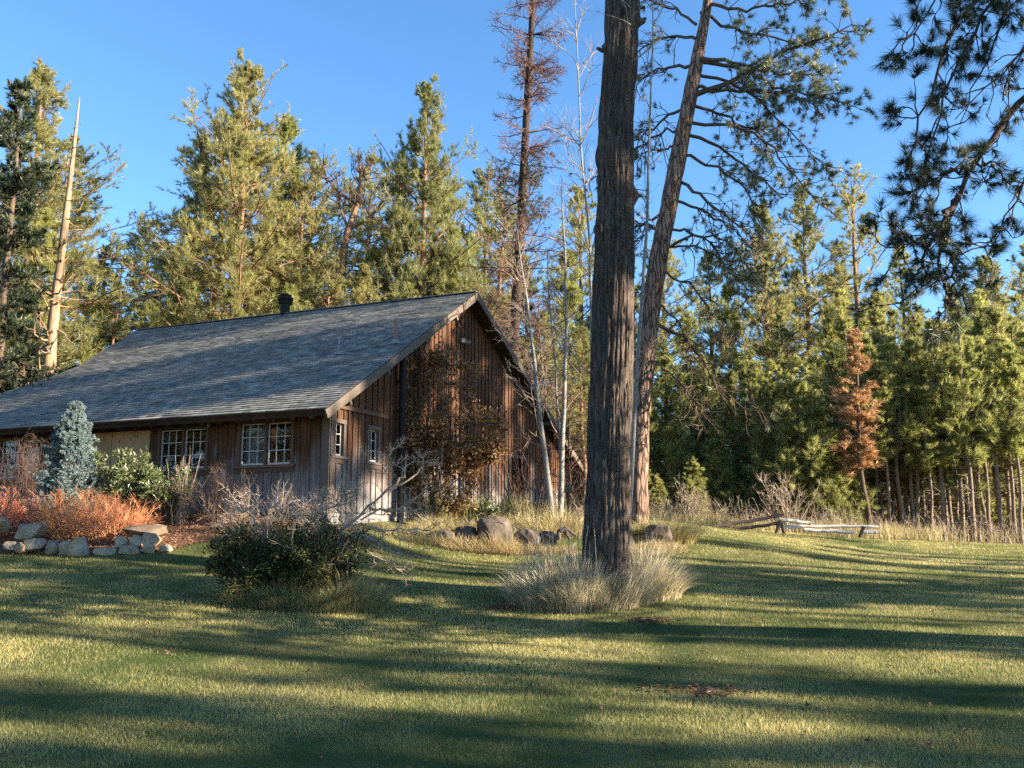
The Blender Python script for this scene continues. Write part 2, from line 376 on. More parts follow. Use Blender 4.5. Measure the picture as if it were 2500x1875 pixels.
m_black = plain('black_metal', (.008, .008, .009), (.022, .021, .021), 9, .7, .2, .2, .005)
m_metal = plain('galvanised_metal', (.13, .125, .12), (.27, .25, .24), 7, .45, .5, .2, .003)
m_rust = plain('rusty_pipe', (.16, .09, .07), (.30, .19, .155), 9, .7, .3, .3, .003)
m_ply = plain('bare_plywood', (.26, .15, .075), (.46, .31, .18), 3, .75, .2, .2, .003, (1.5, 1.5, .7))
m_white = plain('pale_painted_sash', (.34, .32, .33), (.56, .54, .55), 12, .6, .3, .2, .002)
m_stone = plain('foundation_stone', (.10, .09, .085), (.26, .24, .22), 5, .9, .1, .8, .04)
m = bpy.data.materials.new('window_glass'); m.use_nodes = True; t = m.node_tree; t.nodes.clear()
fr = nd(t, 'LayerWeight', i_Blend=.5); tp = nd(t, 'BsdfTransparent'); tp.inputs[0].default_value = (.75, .8, .85, 1); gl = nd(t, 'BsdfGlossy'); gl.inputs['Roughness'].default_value = .02
bm_ = nd(t, 'Bump'); bm_.inputs['Distance'].default_value = .01; bm_.inputs['Strength'].default_value = .12; t.links.new(noise(t, 3, 2, mapping(t, 1, 1, 1)), bm_.inputs['Height']); t.links.new(bm_.outputs[0], gl.inputs['Normal'])
mx = nd(t, 'MixShader'); t.links.new(math_(t, 'MULTIPLY_ADD', math_(t, 'POWER', fr.outputs['Facing'], 4.0), .7, .05), mx.inputs[0]); t.links.new(tp.outputs[0], mx.inputs[1]); t.links.new(gl.outputs[0], mx.inputs[2])
oo = nd(t, 'OutputMaterial'); t.links.new(mx.outputs[0], oo.inputs[0]); m_glass = m
m_curtain = plain('grey_window_blind', (.09, .10, .11), (.16, .17, .18), 4, .9, .1, 0)

PF = C0 + d2*OE; PG = C0 + d1*OG     # wall planes
def fr_rect(x0, y0, x1, y1):
    a = plane_hit(x0, y0, PF, d2)-PF; b_ = plane_hit(x1, y1, PF, d2)-PF
    s = sorted((a@d1, b_@d1)); z = sorted((a[2]+C0[2], b_[2]+C0[2])); return s[0], s[1], z[0], z[1]
def ga_rect(x0, y0, x1, y1):
    a = plane_hit(x0, y0, PG, d1)-PG; b_ = plane_hit(x1, y1, PG, d1)-PG
    s = sorted((a@d2, b_@d2)); z = sorted((a[2]+C0[2], b_[2]+C0[2])); return s[0], s[1], z[0], z[1]
FW = dict(w1=fr_rect(588, 1037, 716, 1133), w2=fr_rect(393, 1052, 506, 1143), ply=fr_rect(203, 1060, 362, 1160), w3=fr_rect(5, 1078, 100, 1165))
GW = dict(a=ga_rect(808, 1030, 836, 1115), b_=ga_rect(895, 1047, 921, 1130), c=ga_rect(966, 1064, 992, 1104), d=ga_rect(1242, 1115, 1280, 1207))
def subtract(rects, holes):
    for (a0, a1, z0, z1) in holes:
        out = []
        for (s0, s1, t0, t1) in rects:
            if a1 <= s0 or a0 >= s1 or z1 <= t0 or z0 >= t1: out.append((s0, s1, t0, t1)); continue
            if s0 < a0: out.append((s0, a0, t0, t1))
            if s1 > a1: out.append((a1, s1, t0, t1))
            m0, m1 = max(s0, a0), min(s1, a1)
            if t0 < z0: out.append((m0, m1, t0, z0))
            if t1 > z1: out.append((m0, m1, z1, t1))
        rects = out
    return [r for r in rects if r[1]-r[0] > .015 and r[3]-r[2] > .02]
def slab(mb, base, dx, nrm_, s0, s1, z0, za, zb, d0, d1_, tint):
    """vertical board: span s0..s1 along dx, bottom z0, tops za (at s0) zb (at s1), from depth d0 to d1_ along nrm_"""
    q = lambda s, z, d: A3(base[0], base[1], 0) + dx*s + nrm_*d + UP*z
    v = [q(s0, z0, d0), q(s1, z0, d0), q(s1, zb, d0), q(s0, za, d0), q(s0, z0, d1_), q(s1, z0, d1_), q(s1, zb, d1_), q(s0, za, d1_)]
    mb.add(v, [[0,1,2,3],[4,7,6,5],[0,4,5,1],[1,5,6,2],[2,6,7,3],[3,7,4,0]], tint)
def board_wall(name, base, dx, out, s0, s1, zbot, topf, holes, rng, bw=.27, parent=barn):
    mb = MB(); s = s0; edges = [s0]
    while s < s1-.02:
        s = min(s1, s + bw*rng.uniform(.75, 1.25)); edges.append(s)
    rects = [(a, b_, zbot(a), 99.) for a, b_ in zip(edges[:-1], edges[1:])]
    for k_, r0 in enumerate(rects):
        tnt = rng.random(); dep = rng.uniform(.0, .012)
        for (a, b_, z0, z1) in subtract([r0], holes):
            za, zb = (topf(a), topf(b_)) if z1 > 50 else (z1, z1)
            if max(za, zb) <= z0+.03: continue
            za = max(za, z0+.005); zb = max(zb, z0+.005)
            slab(mb, base, dx, out, a+.004, b_-.004, z0, za, zb, -.02, .022+dep, tnt)
    for e in edges[1:-1]:
        w_ = rng.uniform(.025, .038); tnt = rng.random()
        for (a, b_, z0, z1) in subtract([(e-w_, e+w_, zbot(e)+.01, 99.)], [(h[0]-.03, h[1]+.03, h[2]-.05, h[3]+.03) for h in holes]):
            if b_-a < .03: continue
            za, zb = (topf(a), topf(b_)) if z1 > 50 else (z1, z1)
            if max(za, zb) <= z0+.03: continue
            slab(mb, base, dx, out, a, b_, z0, za, zb, .0235, .056, tnt)
    # solid backing
    N = 24; ee = np.linspace(s0, s1, N+1)
    for a0, b0 in zip(ee[:-1], ee[1:]):
        for (a, b_, z0, z1) in subtract([(a0, b0, zbot(a0)-.3, 99.)], holes):
            za, zb = (topf(a), topf(b_)) if z1 > 50 else (z1, z1)
            if max(za, zb) <= z0+.03: continue
            slab(mb, base, dx, out, a, b_, z0, max(za, z0+.01), max(zb, z0+.01), -.10, -.021, .2)
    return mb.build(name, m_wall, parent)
rng = R_(11)
TH = .17
SB = SMAX-.6
front_top = lambda s: C0[2] + OE*HH/HW - TH*1.15
front_bot = lambda s: .66 + .02*math.sin(s)
fholes = list(FW.values())
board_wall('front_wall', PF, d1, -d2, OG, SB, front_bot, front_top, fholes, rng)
HR = (AP[2]-RE[2])/(RW-HW)
def gable_top(u):
    z = C0[2] + HH*u/HW if u < HW else AP[2] - HR*(u-HW)
    return z - TH*1.2
UR = RW-.8
belt = ga_rect(842, 996, 931, 1019)[3] - .05
belt = float(np.clip(belt, 2.6, 3.1))
gable_bot = lambda u: .58 - .0*u if u < 4 else .5
gholes = list(GW.values())
# gable: lower tier and upper tier separated by a belt board on the left part
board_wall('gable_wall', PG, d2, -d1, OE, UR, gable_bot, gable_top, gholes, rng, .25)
mb = MB(); slab(mb, PG, d2, -d1, OE, 3.2, belt, belt+.1, belt+.1, .058, .085, .5); mb.build('belt_board', m_trimb, barn)
for nm, (base, dx, out, s0, s1, z0, z1) in {'corner_board': (PG, d2, -d1, OE-.03, OE+.16, .55, front_top(0)-.02)}.items():
    mb = MB(); slab(mb, base, dx, out, s0, s1, z0, z1, z1, .058, .085, .4); mb.build(nm, m_trim, barn)
mb = MB(); slab(mb, PF, d1, -d2, OG-.08, OG+.12, .55, front_top(0)-.02, front_top(0)-.02, .058, .085, .6); mb.build('corner_board', m_trim, barn)
mb = MB(); slab(mb, PF, d1, -d2, OG, SB, .56, .72, .72, .058, .09, .8); mb.build('skirt_board', m_trim, barn)
# far walls so the barn is closed
mb = MB(); q = lambda s, u, z: A3(C0[0], C0[1], 0) + d1*s + d2*u + UP*z
for u in (UR,): mb.add([q(OG, u, .2), q(SB, u, .2), q(SB, u, gable_top(u)), q(OG, u, gable_top(u))], [[0,1,2,3]], .3)
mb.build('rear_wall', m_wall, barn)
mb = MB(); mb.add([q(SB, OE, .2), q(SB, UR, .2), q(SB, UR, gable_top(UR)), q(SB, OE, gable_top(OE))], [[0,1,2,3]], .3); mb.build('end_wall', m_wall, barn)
# stone foundation: rough courses
mb = MB(); rng = R_(5)
s = OG-.05
while s < SB:
    w_ = rng.uniform(.25, .55); z = -.1
    while z < .57:
        h_ = rng.uniform(.14, .24); h_ = min(h_, .575-z)
        mb.box(PF - UP*C0[2] + d1*(s+w_/2) + d2*(.02) + UP*(z+h_/2), d1*(w_/2-.008), -d2*rng.uniform(.05, .075), UP*(h_/2-.008), rng.random()); z += h_
        if h_ < .02: break
    s += w_
mb.build('foundation', m_stone, barn)

# roof -------------------------------------------------------------
m, t, b = M('roof_shingles', .9, .15)
n = noise(t, 40, 4, mapping(t, 1, 1, 1)); big = noise(t, .8, 4, mapping(t, 1, 1, 1))
c = ramp(t, math_(t, 'ADD', math_(t, 'MULTIPLY', attr(t), .75), math_(t, 'MULTIPLY', n, .3)), [(.15, (.10, .10, .098)), (.5, (.20, .195, .183)), (.9, (.36, .34, .305))])
c = mixc(t, math_(t, 'MULTIPLY', big, .45), c, (.15, .155, .14)); t.links.new(c, b.inputs['Base Color']); bump(t, b, n, .4, .004); m_roof = m
def RP(s, u, h=0.0): return C0 + d1*s + upv*u + nrm*h
roof = None
mb = MB()
# front slope slab
N = len(edge)
outl = [(0., 0.)] + [(0., SL)] + edge      # near-eave, near-ridge, then far edge downwards
top = [RP(s_, u_, 0) for s_, u_ in outl]; bot = [RP(s_, u_, -TH) for s_, u_ in outl]; n_ = len(outl)
mb.add(top, [list(range(n_))], .3); mb.add(bot, [list(range(n_))[::-1]], .3, 1)
for i in range(n_):
    j = (i+1) % n_; mb.add([top[i], top[j], bot[j], bot[i]], [[0, 1, 2, 3]], .3, 1)
# rear slope slab
up2 = norm(AP-RE); n2_ = norm(np.cross(d1, up2)); n2_ *= np.sign(n2_[2]); L2 = np.linalg.norm(AP-RE); SR = edge[0][0]
for h_, mt in ((-.012, 0), (-TH, 1)):
    mb.add([RE + n2_*h_, RE + d1*(SR+4) + n2_*h_, AP + d1*SR + n2_*h_, AP + n2_*h_], [[0, 1, 2, 3]], .4, mt)
mb.add([RE-n2_*.012, AP-n2_*.012, AP-n2_*TH, RE-n2_*TH], [[0, 1, 2, 3]], .3, 1)
# hip end closing the far side
farb = RE + d1*(SR+4)
for (a, b_) in zip(edge[:-1], edge[1:]):
    mb.add([RP(*a), RP(*b_), farb], [[0, 1, 2]], .4)
roof = mb.build('roof', [m_roof, m_darkwood], barn)
mb = MB(); rng = R_(3); EXP = .135; nrow = int(SL/EXP)+1
for r in range(nrow):
    u0 = r*EXP; u1 = min(u0+EXP+.03, SL); sm = float(smax_at(min(u0+EXP/2, SL)))
    s = -.02 - rng.uniform(0, .15); rowj = rng.normal()*.004
    while s < sm:
        w_ = rng.uniform(.17, .34); a, b_ = max(s, -.02), min(s+w_-.012, sm)
        if b_-a > .03:
            h0 = .022 + rng.uniform(0, .008); uu = u0 + rng.uniform(-.008, .008)+rowj
            v = [RP(a, uu, h0), RP(b_, uu, h0), RP(b_, u1, .004), RP(a, u1, .004), RP(a, uu, .001), RP(b_, uu, .001)]
            tn = float(np.clip(rng.normal(.5, .25), 0, 1))
            mb.add(v, [[0, 3, 2, 1], [0, 1, 5, 4]], tn)
        s += w_
mb.build('shingles', m_roof, roof)
mb = MB()
for k_ in range(int(SR/.22)):      # ridge caps
    mb.box(AP + d1*(k_*.22+.1) + UP*.012 - d2*.0, d1*.125, d2*.13*math.cos(pitch) - UP*.13*math.sin(pitch)*.0, UP*.012 + d1*.0, .4)
mb.build('ridge_cap', m_roof, roof)
# barge boards
def rake(a, b_, nn, nm):
    mb = MB(); mid = (a+b_)/2; mb.box(mid - nn*.10 - d1*.022, (b_-a)/2, nn*.10, d1*.02, .55); return mb.build(nm, m_trim, barn)
rake(C0 - upv*.10, AP, nrm, 'barge_board'); rake(RE - up2*.1, AP, n2_, 'barge_board')
# rafter tails and lookouts
k_ = 0
for i in range(34):
    s = .62 + i*.505
    if s > SB: break
    mb = MB(); a = RP(s, .05, -TH-.075); a2 = RP(s, OE/math.cos(pitch)+.1, -TH-.075)
    ya = d1*.022
    v = []
    for sg in (-1, 1):
        v += [RP(s, .12, -TH-.001)+ya*sg, RP(s, .92, -TH-.001)+ya*sg, RP(s, .92, -TH-.14)+ya*sg, RP(s, .20, -TH-.14)+ya*sg]
    mb.add(v, [[0,1,2,3],[4,7,6,5],[0,4,5,1],[1,5,6,2],[2,6,7,3],[3,7,4,0]], .7); mb.build('rafter_tail', m_trim, barn)
for u in (.9, 2.8, 5.0, 7.0):
    mb = MB(); c_ = RP(OG/2, u, -TH-.075); mb.box(c_, d1*(OG/2+.03), upv*.04, nrm*.07, .7); mb.build('lookout_beam', m_trim, barn)
for u in (1.2, 3.4, 5.6):
    mb = MB(); c_ = RE + up2*u + d1*OG/2 - n2_*(TH+.075); mb.box(c_, d1*(OG/2+.03), up2*.04, n2_*.07, .7); mb.build('lookout_beam', m_trim, barn)
# gutter edge strip
mb = MB(); mb.box(RP(SMAX/2, -.01, -.03), d1*SMAX/2, upv*.012, nrm*.03, .2); mb.build('drip_edge', m_darkwood, barn)

# windows ------------------------------------------------------------
def window(base, dx, out, r, sashes, nx, nz, frame_m, sash_m, blind=False, sill=True, lab=None):
    s0, s1, z0, z1 = r; B = A3(base[0], base[1], 0)
    q = lambda s, z, d: B + dx*s + UP*z + out*d
    mb = MB(); fw = .05
    def bar(a0, a1, b0, b1, d0, d1_, tn=.5):
        mb.box(q((a0+a1)/2, (b0+b1)/2, (d0+d1_)/2), dx*(a1-a0)/2, out*(d1_-d0)/2, UP*(b1-b0)/2, tn)
    bar(s0-.03, s0+fw, z0+.0, z1, -.09, .062); bar(s1-fw, s1+.03, z0, z1, -.09, .062); bar(s0-.05, s1+.05, z1, z1+.09, -.09, .07)
    if sashes == 2: bar((s0+s1)/2-.03, (s0+s1)/2+.03, z0, z1, -.085, .05)
    fo = mb.build('window', frame_m, barn)
    if lab: fo['label'] = lab
    if sill:
        mb = MB(); bar(s0-.08, s1+.08, z0-.06, z0-.001, -.08, .10, .8); bar(s0-.06, s1+.06, z0-.17, z0-.062, .0, .066, .3); mb.build('sill', frame_m, fo)
    w_ = (s1-s0-2*fw-(.06 if sashes == 2 else 0))/sashes
    for k_ in range(sashes):
        a = s0+fw+k_*(w_+.06)
        mb = MB(); e = .028; dd = (-.05, -.02) if k_ == 0 else (-.03, .0)
        bar(a, a+e, z0, z1, *dd); bar(a+w_-e, a+w_, z0, z1, *dd); bar(a+e, a+w_-e, z0, z0+.05, *dd); bar(a+e, a+w_-e, z1-e, z1, *dd)
        for i in range(1, nx): x = a+w_*i/nx; bar(x-.009, x+.009, z0+.05, z1-e, dd[0]+.004, dd[1]-.002)
        for i in range(1, nz):
            z = z0+.02+(z1-z0-.02)*i/nz
            for c_ in range(nx): bar(a+w_*c_/nx+(e if c_ == 0 else .009), a+w_*(c_+1)/nx-(e if c_ == nx-1 else .009), z-.009, z+.009, dd[0]+.004, dd[1]-.002)
        mb.build('sash', sash_m, fo)
        mb = MB(); dm = (dd[0]+dd[1])/2
        mb.add([q(a, z0, dm), q(a+w_, z0, dm), q(a+w_, z1, dm), q(a, z1, dm)], [[0, 1, 2, 3]], .5); mb.build('pane', m_glass, fo)
        if blind and k_ == blind-1:
            mb = MB(); mb.box(q(a+w_/2, (z0+z1)/2, -.13), dx*w_/2, out*.004, UP*(z1-z0)/2, .4); mb.build('blind', m_curtain, fo)
window(PF, d1, -d2, FW['w1'], 2, 3, 3, m_trimb, m_white, blind=2, lab='double casement window under the eave nearest the barn corner')
window(PF, d1, -d2, FW['w2'], 2, 3, 3, m_trimb, m_white, lab='double casement window beside the plywood panels')
window(PF, d1, -d2, FW['w3'], 2, 3, 3, m_trimb, m_white, lab='double window half hidden behind the blue spruce')
window(PG, d2, -d1, GW['a'], 1, 2, 3, m_trim, m_white, lab='small six pane window nearest the barn corner')
window(PG, d2, -d1, GW['b_'], 1, 2, 3, m_trim, m_white, lab='small six pane window beside the black stovepipe')
window(PG, d2, -d1, GW['c'], 1, 1, 1, m_trimb, m_trimb, lab='small dark window behind the withered leaves')
window(PG, d2, -d1, GW['d'], 1, 2, 3, m_trim, m_darkwood, lab='tall dark window near the low end of the gable')
s0, s1, z0, z1 = FW['ply']; mid = (s0+s1)/2 + .1
for a, b_, tn, lb in ((s0, mid-.01, .75, 'pale knotty plywood sheet next to the casement window'), (mid+.01, s1, .45, 'plywood sheet next to the blue spruce')):
    mb = MB(); slab(mb, PF, d1, -d2, a, b_, z0, z1, z1, -.03, .03, tn); o = mb.build('plywood_panel', m_ply, barn); o['label'] = lb
    mb = MB(); r_ = R_(int(a*10))
    for kx in range(9):
        zz = r_.uniform(z0+.1, z1-.1); ss = r_.uniform(a+.1, b_-.1)
        c_ = A3(PF[0], PF[1], 0)+d1*ss+UP*zz-d2*.0315; th = np.arange(8)*math.pi/4
        mb.add([c_+d1*math.cos(x_)*r_.uniform(.015, .03)+UP*math.sin(x_)*r_.uniform(.02, .045) for x_ in th], [list(range(8))], .3)
    mb.build('knot', m_trimb, o)
# lamp seen through window
s0, s1, z0, z1 = FW['w2']; lp = A3(PF[0], PF[1], 0)+d1*(s0+.36*(s1-s0))+d2*.35
lamp = thing('table_lamp', 'white conical lamp shade standing inside the casement window beside the plywood', 'lamp', lp+UP*(z0-.1))
mb = MB(); zz = np.array([z0+.26, z0+.29, z0+.42, z0+.46]); tube(mb, [lp+UP*z for z in zz], [.19, .19, .09, .05], 18, .9); mb.build('lamp_shade', plain('lamp_shade_paper', (.6, .6, .6), (.8, .8, .8), 5, .8, .2, 0), lamp)
mb = MB(); tube(mb, [lp+UP*z for z in (z0-.1, z0-.07, z0-.05, z0+.26)], [.09, .09, .02, .02], 12, .5); mb.build('lamp_base', m_black, lamp)
# wall light under eave
pl = plane_hit(516, 1036, PF, d2) - d2*.09
mb = MB(); tube(mb, [pl-UP*.09, pl-UP*.085, pl+UP*.06, pl+UP*.07, pl+UP*.13], [.03, .042, .042, .02, .02], 10, .8); mb.box(pl+UP*.05+d2*.05, d1*.02, d2*.05, UP*.02); mb.build('wall_lantern', m_metal, barn)
# floodlight on gable
pf = plane_hit(1122, 832, PG, d1) - d1*.06
mb = MB(); mb.box(pf, d2*.06, d1*.03, UP*.06, .7)
for sg in (-1, 1):
    a = pf - d1*.05 + d2*sg*.05; e = a - d1*.13 + d2*sg*.13 - UP*.05
    tube(mb, [a, a*.6+e*.4, e*.9+a*.1, e], [.02, .04, .075, .075], 10, .8)
mb.build('floodlight', m_metal, barn)
# black stovepipe up the gable
mb = MB(); pb = plane_hit(958, 1255, PG, d1)-d1*.22; pt_z = gable_top((pb-PG)@d2) - .05
tube(mb, [A3(pb[0], pb[1], z) for z in np.linspace(.3, pt_z, 9)], .085, 12, .5)
pipe = mb.build('stovepipe', m_black, barn)
mb = MB()
for z in np.arange(.9, pt_z-.2, .75): mb.box(A3(pb[0], pb[1], z)+d1*.08, d2*.10, d1*.09, UP*.012, .5)
mb.build('pipe_bracket', m_black, pipe)
# roof chimney and vents
def roof_at(px, py): return plane_hit(px, py, C0, nrm)
rc = AP + d1*((lambda r_: np.linalg.solve(np.c_[d1, UP, -r_], -AP)[0])(ray(696, 760))) - UP*.08
mb = MB(); zz = [0, .38, .40, .40, .48, .48, .54, .54, .62, .62, .70, .76]; rd = [.15, .15, .15, .21, .24, .17, .17, .25, .25, .17, .19, .05]
tube(mb, [rc+UP*z for z in zz], rd, 20, .5); ch = mb.build('chimney_pipe', m_black, barn)
for px, py, hh, r_, mt in ((966, 838, .62, .055, m_rust), (827, 865, .42, .03, m_metal)):
    p = roof_at(px, py); mb = MB(); tube(mb, [p, p+UP*hh], [r_, r_], 12, .6); vp = mb.build('vent_pipe', mt, barn)
    mb = MB(); tube(mb, [p-UP*.02, p+UP*.05, p+UP*.1], [.17 if r_ > .04 else .13, .11, r_*1.15], 14, .7)
    mb.build('flashing', m_metal, vp)
mb = MB(); a = roof_at(966, 842)+nrm*.05; b_ = roof_at(843, 862)+nrm*.05; tube(mb, [a, b_], .016, 6, .4); mb.build('vent_cable', m_metal, barn)
# ================================================================== trees
ORD = ['first','second','third','fourth','fifth','sixth','seventh','eighth','ninth','tenth','eleventh','twelfth','thirteenth','fourteenth','fifteenth','sixteenth','seventeenth','eighteenth','nineteenth','twentieth']
ORD += ['twenty-' + x for x in ORD[:9]] + ['thirtieth'] + ['thirty-' + x for x in ORD[:9]] + ['fortieth'] + ['forty-' + x for x in ORD[:9]] + ['fiftieth']
def pine(name, seed, H=24., R=3.6, cb=.3, nb=120, r0=.26, tn=12, tl=.30, tw=.036, el=(-.2, .8), kids=7, mats=None, prof=None, bare=.28, bend=.4, spread=1.0, dead=8, kl=.34):
    rng = R_(seed); mats = mats or (m_bark_far, m_pine)
    root = bpy.data.objects.new(name, None); COL.objects.link(root); ORG[root.name] = np.zeros(3); root.empty_display_size = .3
    wd = MB(); cr = MB()
    z = np.linspace(0, 1, 14); b0 = rng.uniform(0, 6.28); bx = bend*(fbm(z*3+seed, z*0+1, seed*1.7, 2)); by = bend*(fbm(z*3+seed, z*0+9, seed*2.7, 2))
    bx = bx-bx[0]; by = by-by[0]
    path = np.stack([bx, by, z*H], -1); rad = r0*(1-z)**.75 + .02; rad[0] *= 1.35
    tube(wd, np.r_[[[0, 0, -.5]], path], np.r_[rad[0]*1.1, rad], 9, .5)
    t = np.sort(cb + (1-cb)*rng.random(nb)**1.2*.985); h = t*H
    P0 = np.stack([np.interp(h, z*H, bx), np.interp(h, z*H, by), h], -1)
    tt = (t-cb)/(1-cb)
    pr = prof(tt) if prof else np.minimum(1, .6+tt*2.)*(1-tt)**.8 + .06
    az = np.arange(nb)*2.4 + rng.normal(0, .5, nb)
    lob = 1 + .28*np.sin(az*2+h*.9+seed) + .25*np.sin(h*2.3+az+seed*2)
    L = R*pr*rng.uniform(.45, 1.2, nb)*lob
    e = el[0]+(el[1]-el[0])*tt**1.3 + rng.normal(0, .14, nb)
    D = np.stack([np.cos(az)*np.cos(e), np.sin(az)*np.cos(e), np.sin(e)], -1)
    ps, ds, rs = grow(wd, P0, D, L, .010*L+.012, rng, 5, .13, .07, 4, .35)
    tc = [ps[:, -1]]; td = [ds[:, -1]]
    a, b, c, d = spawn(ps, ds, rs, L*kl+.25, kids, rng, .22, .85, .55)
    k1p, k1d, k1r = grow(wd, a, b, c, np.minimum(d, .014), rng, 3, .2, .12, 3, .3)
    tc += [k1p[:, 1], k1p[:, 2], k1p[:, 3]]; td += [k1d[:, 1], k1d[:, 2], k1d[:, 3]]
    a, b, c, d = spawn(k1p, k1d, k1r, c*.55+.1, 2, rng, .2, .8, .3)
    k2p, k2d, k2r = grow(wd, a, b, c, .006, rng, 2, .2, .15, 3, .3)
    tc += [k2p[:, 1], k2p[:, 2]]; td += [k2d[:, 1], k2d[:, 2]]
    C = np.concatenate(tc); Dd = norm(np.concatenate(td)+A3(0, 0, .35))
    keep = rng.random(len(C)) > bare; C, Dd = C[keep], Dd[keep]
    tint = np.clip(.5 + fbm(C[:, 0]*.8+seed, C[:, 1]*.8, C[:, 2]*.8, 2)*1.1 + rng.normal(0, .22, len(C)), 0, 1)
    needles(cr, C, Dd, tl*np.clip(1.12-.55*(C[:, 2]/H)**3, .5, 1.1)*rng.uniform(.7, 1.15, len(C)), tn, spread*.85, tw, rng, tint, shaft=.75)
    if dead:
        hh = rng.uniform(.08, max(cb, .2), dead)*H; aa = rng.uniform(0, 6.28, dead)
        grow(wd, np.stack([np.interp(hh, z*H, bx), np.interp(hh, z*H, by), hh], -1), np.stack([np.cos(aa), np.sin(aa), rng.normal(-.1, .2, dead)], -1), R*rng.uniform(.2, .5, dead), .02, rng, 4, .2, 0, 3, .5)
    wd.build('trunk', mats[0], root, smooth=True); cr.build('crown', mats[1], root)
    root['_H'] = H; return root
PR = {}
def proto(key):
    if key in PR: return PR[key]
    k = dict(
      tallA=lambda: pine('pine_tree', 1, 24, 6.3, .14, 235, .36, 17, .36, .024, kids=8, bare=.15),
      tallB=lambda: pine('pine_tree', 2, 22, 5.3, .18, 165, .24, 16, .34, .023, (-.1, .9), kids=7),
      tallC=lambda: pine('pine_tree', 3, 22, 4.3, .36, 125, .22, 16, .32, .024, (-.3, .7), kids=7, bend=1.2, prof=lambda t: np.minimum(1, .7+t)*(1-t)**.5+.08),
      tallD=lambda: pine('pine_tree', 4, 20, 4.2, .08, 150, .22, 14, .30, .023, (-.15, .9), kids=6, mats=(m_bark_dk, m_pine)),
      high=lambda: pine('pine_tree', 15, 20, 3.4, .60, 95, .24, 18, .36, .045, (-.2, .7), kids=9, bare=.0, bend=1.0, prof=lambda t: np.minimum(1, .7+t)*(1-t)**.5+.08),
      bushy=lambda: pine('pine_tree', 16, 8, 2.5, .10, 90, .14, 13, .28, .034, (0, .9), kids=6, mats=(m_bark_dk, m_pine), prof=lambda t: (1-t)**.4*np.minimum(1, .6+t)+.05),
      airy=lambda: pine('pine_tree', 5, 20, 3.4, .40, 70, .22, 20, .30, .023, (-.1, .8), kids=6, bend=1.5, prof=lambda t: (np.minimum(1, .6+t*1.5)*(1-t)**.45)+.1),
      midA=lambda: pine('pine_tree', 6, 13, 3.3, .06, 130, .15, 14, .30, .021, (-.1, 1.0), kids=6, mats=(m_bark_dk, m_pine_y)),
      midB=lambda: pine('pine_tree', 7, 13, 2.9, .12, 110, .13, 14, .30, .021, (0, 1.0), kids=6, mats=(m_bark_dk, m_pine_y)),
      yA=lambda: pine('young_pine', 8, 9, 1.6, .32, 66, .075, 14, .27, .018, (.1, 1.0), kids=5, mats=(m_bark_y, m_pine_y), dead=26),
      yB=lambda: pine('young_pine', 9, 9, 1.25, .45, 52, .07, 14, .27, .018, (.1, 1.0), kids=5, mats=(m_bark_y, m_pine_y), dead=30, bend=.7),
      yC=lambda: pine('young_pine', 10, 8, 2.1, .04, 95, .09, 15, .28, .018, (0, 1.0), kids=6, mats=(m_bark_dk, m_pine_y), dead=6),
      yD=lambda: pine('young_pine', 12, 9, 1.1, .25, 60, .07, 14, .26, .018, (.1, 1.0), kids=5, mats=(m_bark_y, m_pine), dead=20, bend=.6),
      dead=lambda: pine('dead_pine', 13, 10, .85, .33, 60, .08, 13, .26, .03, (-.2, .7), kids=4, mats=(m_bark_dk, m_dead), dead=20, bare=.35),
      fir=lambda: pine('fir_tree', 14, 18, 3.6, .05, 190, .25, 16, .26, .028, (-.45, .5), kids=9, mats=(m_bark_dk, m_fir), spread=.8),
    )[key]
    PR[key] = [k(), False]; return PR[key]
placed = []
def plant(key, px, top, Y, label=None, group=None, cat='pine tree', wide=1.0, rz=None, name=None, cls=None, seed=0):
    rng = R_(int(abs(px)*7+Y*13+seed)); pr = proto(key); b = on(px, Y, -.05)
    H = P(px, top, Y)[2] - b[2]; s = H/pr[0]['_H']; w_ = s**.6*wide*(H/pr[0]['_H'])**.15
    rz = rng.uniform(0, 6.28) if rz is None else rz
    if not pr[1]: o = pr[0]; pr[1] = True; o.location = b; o.rotation_euler = (0, 0, rz); o.scale = (w_, w_, s)
    else: o = copy_tree(pr[0], b, (w_, w_, s), rz)
    if name: o.name = name
    o['category'] = cat
    if label: o['label'] = label
    if group: o['group'] = group
    placed.append((o, px, top, Y, cls)); return o
GB, GR, GS = 'pines behind the barn', 'tall pines behind the right-hand stand', 'young pines in the right-hand stand'
# --- left background
plant('tallB', 10, 165, 42, 'tall sunlit pine at the left edge of the photo behind the dark fir', GB, wide=1.1)
plant('tallC', 100, 335, 46, 'sunlit pine right behind the bleached snag', GB, wide=1.1)
plant('tallD', 205, 600, 47, 'low dark pine between the bleached snag and the roof slope', GB)
plant('airy', 250, 690, 44, 'small open pine peeking over the far end of the roof', GB)
plant('tallC', 312, 540, 56, 'thin pine on the left shoulder of the largest pine behind the roof', GB)
plant('tallC', 480, 300, 50, 'dark limbed pine grown into the left side of the largest pine', GB, rz=1.0, wide=1.25)
plant('tallA', 553, 160, 48, 'largest pine behind the barn, tallest above the roof with twin reddish trunks', GB, wide=.95, rz=2.0)
plant('tallC', 728, 372, 55, 'rounded pine just right of the largest pine behind the chimney', GB)
plant('tallC', 880, 385, 58, 'thin pine behind the bare forked treetop', GB)
plant('tallA', 1020, 203, 50, 'pointed tall pine halfway between chimney and roof peak', GB, wide=.72, rz=4.2)
plant('tallC', 1165, 415, 56, 'pine directly above the roof peak left of the brown larch', GB)
plant('airy', 1230, 500, 52, 'open pine behind the brown larch trunk', GB)
plant('tallD', 1420, 455, 56, 'pine whose top shows left of the massive foreground trunk', GB)
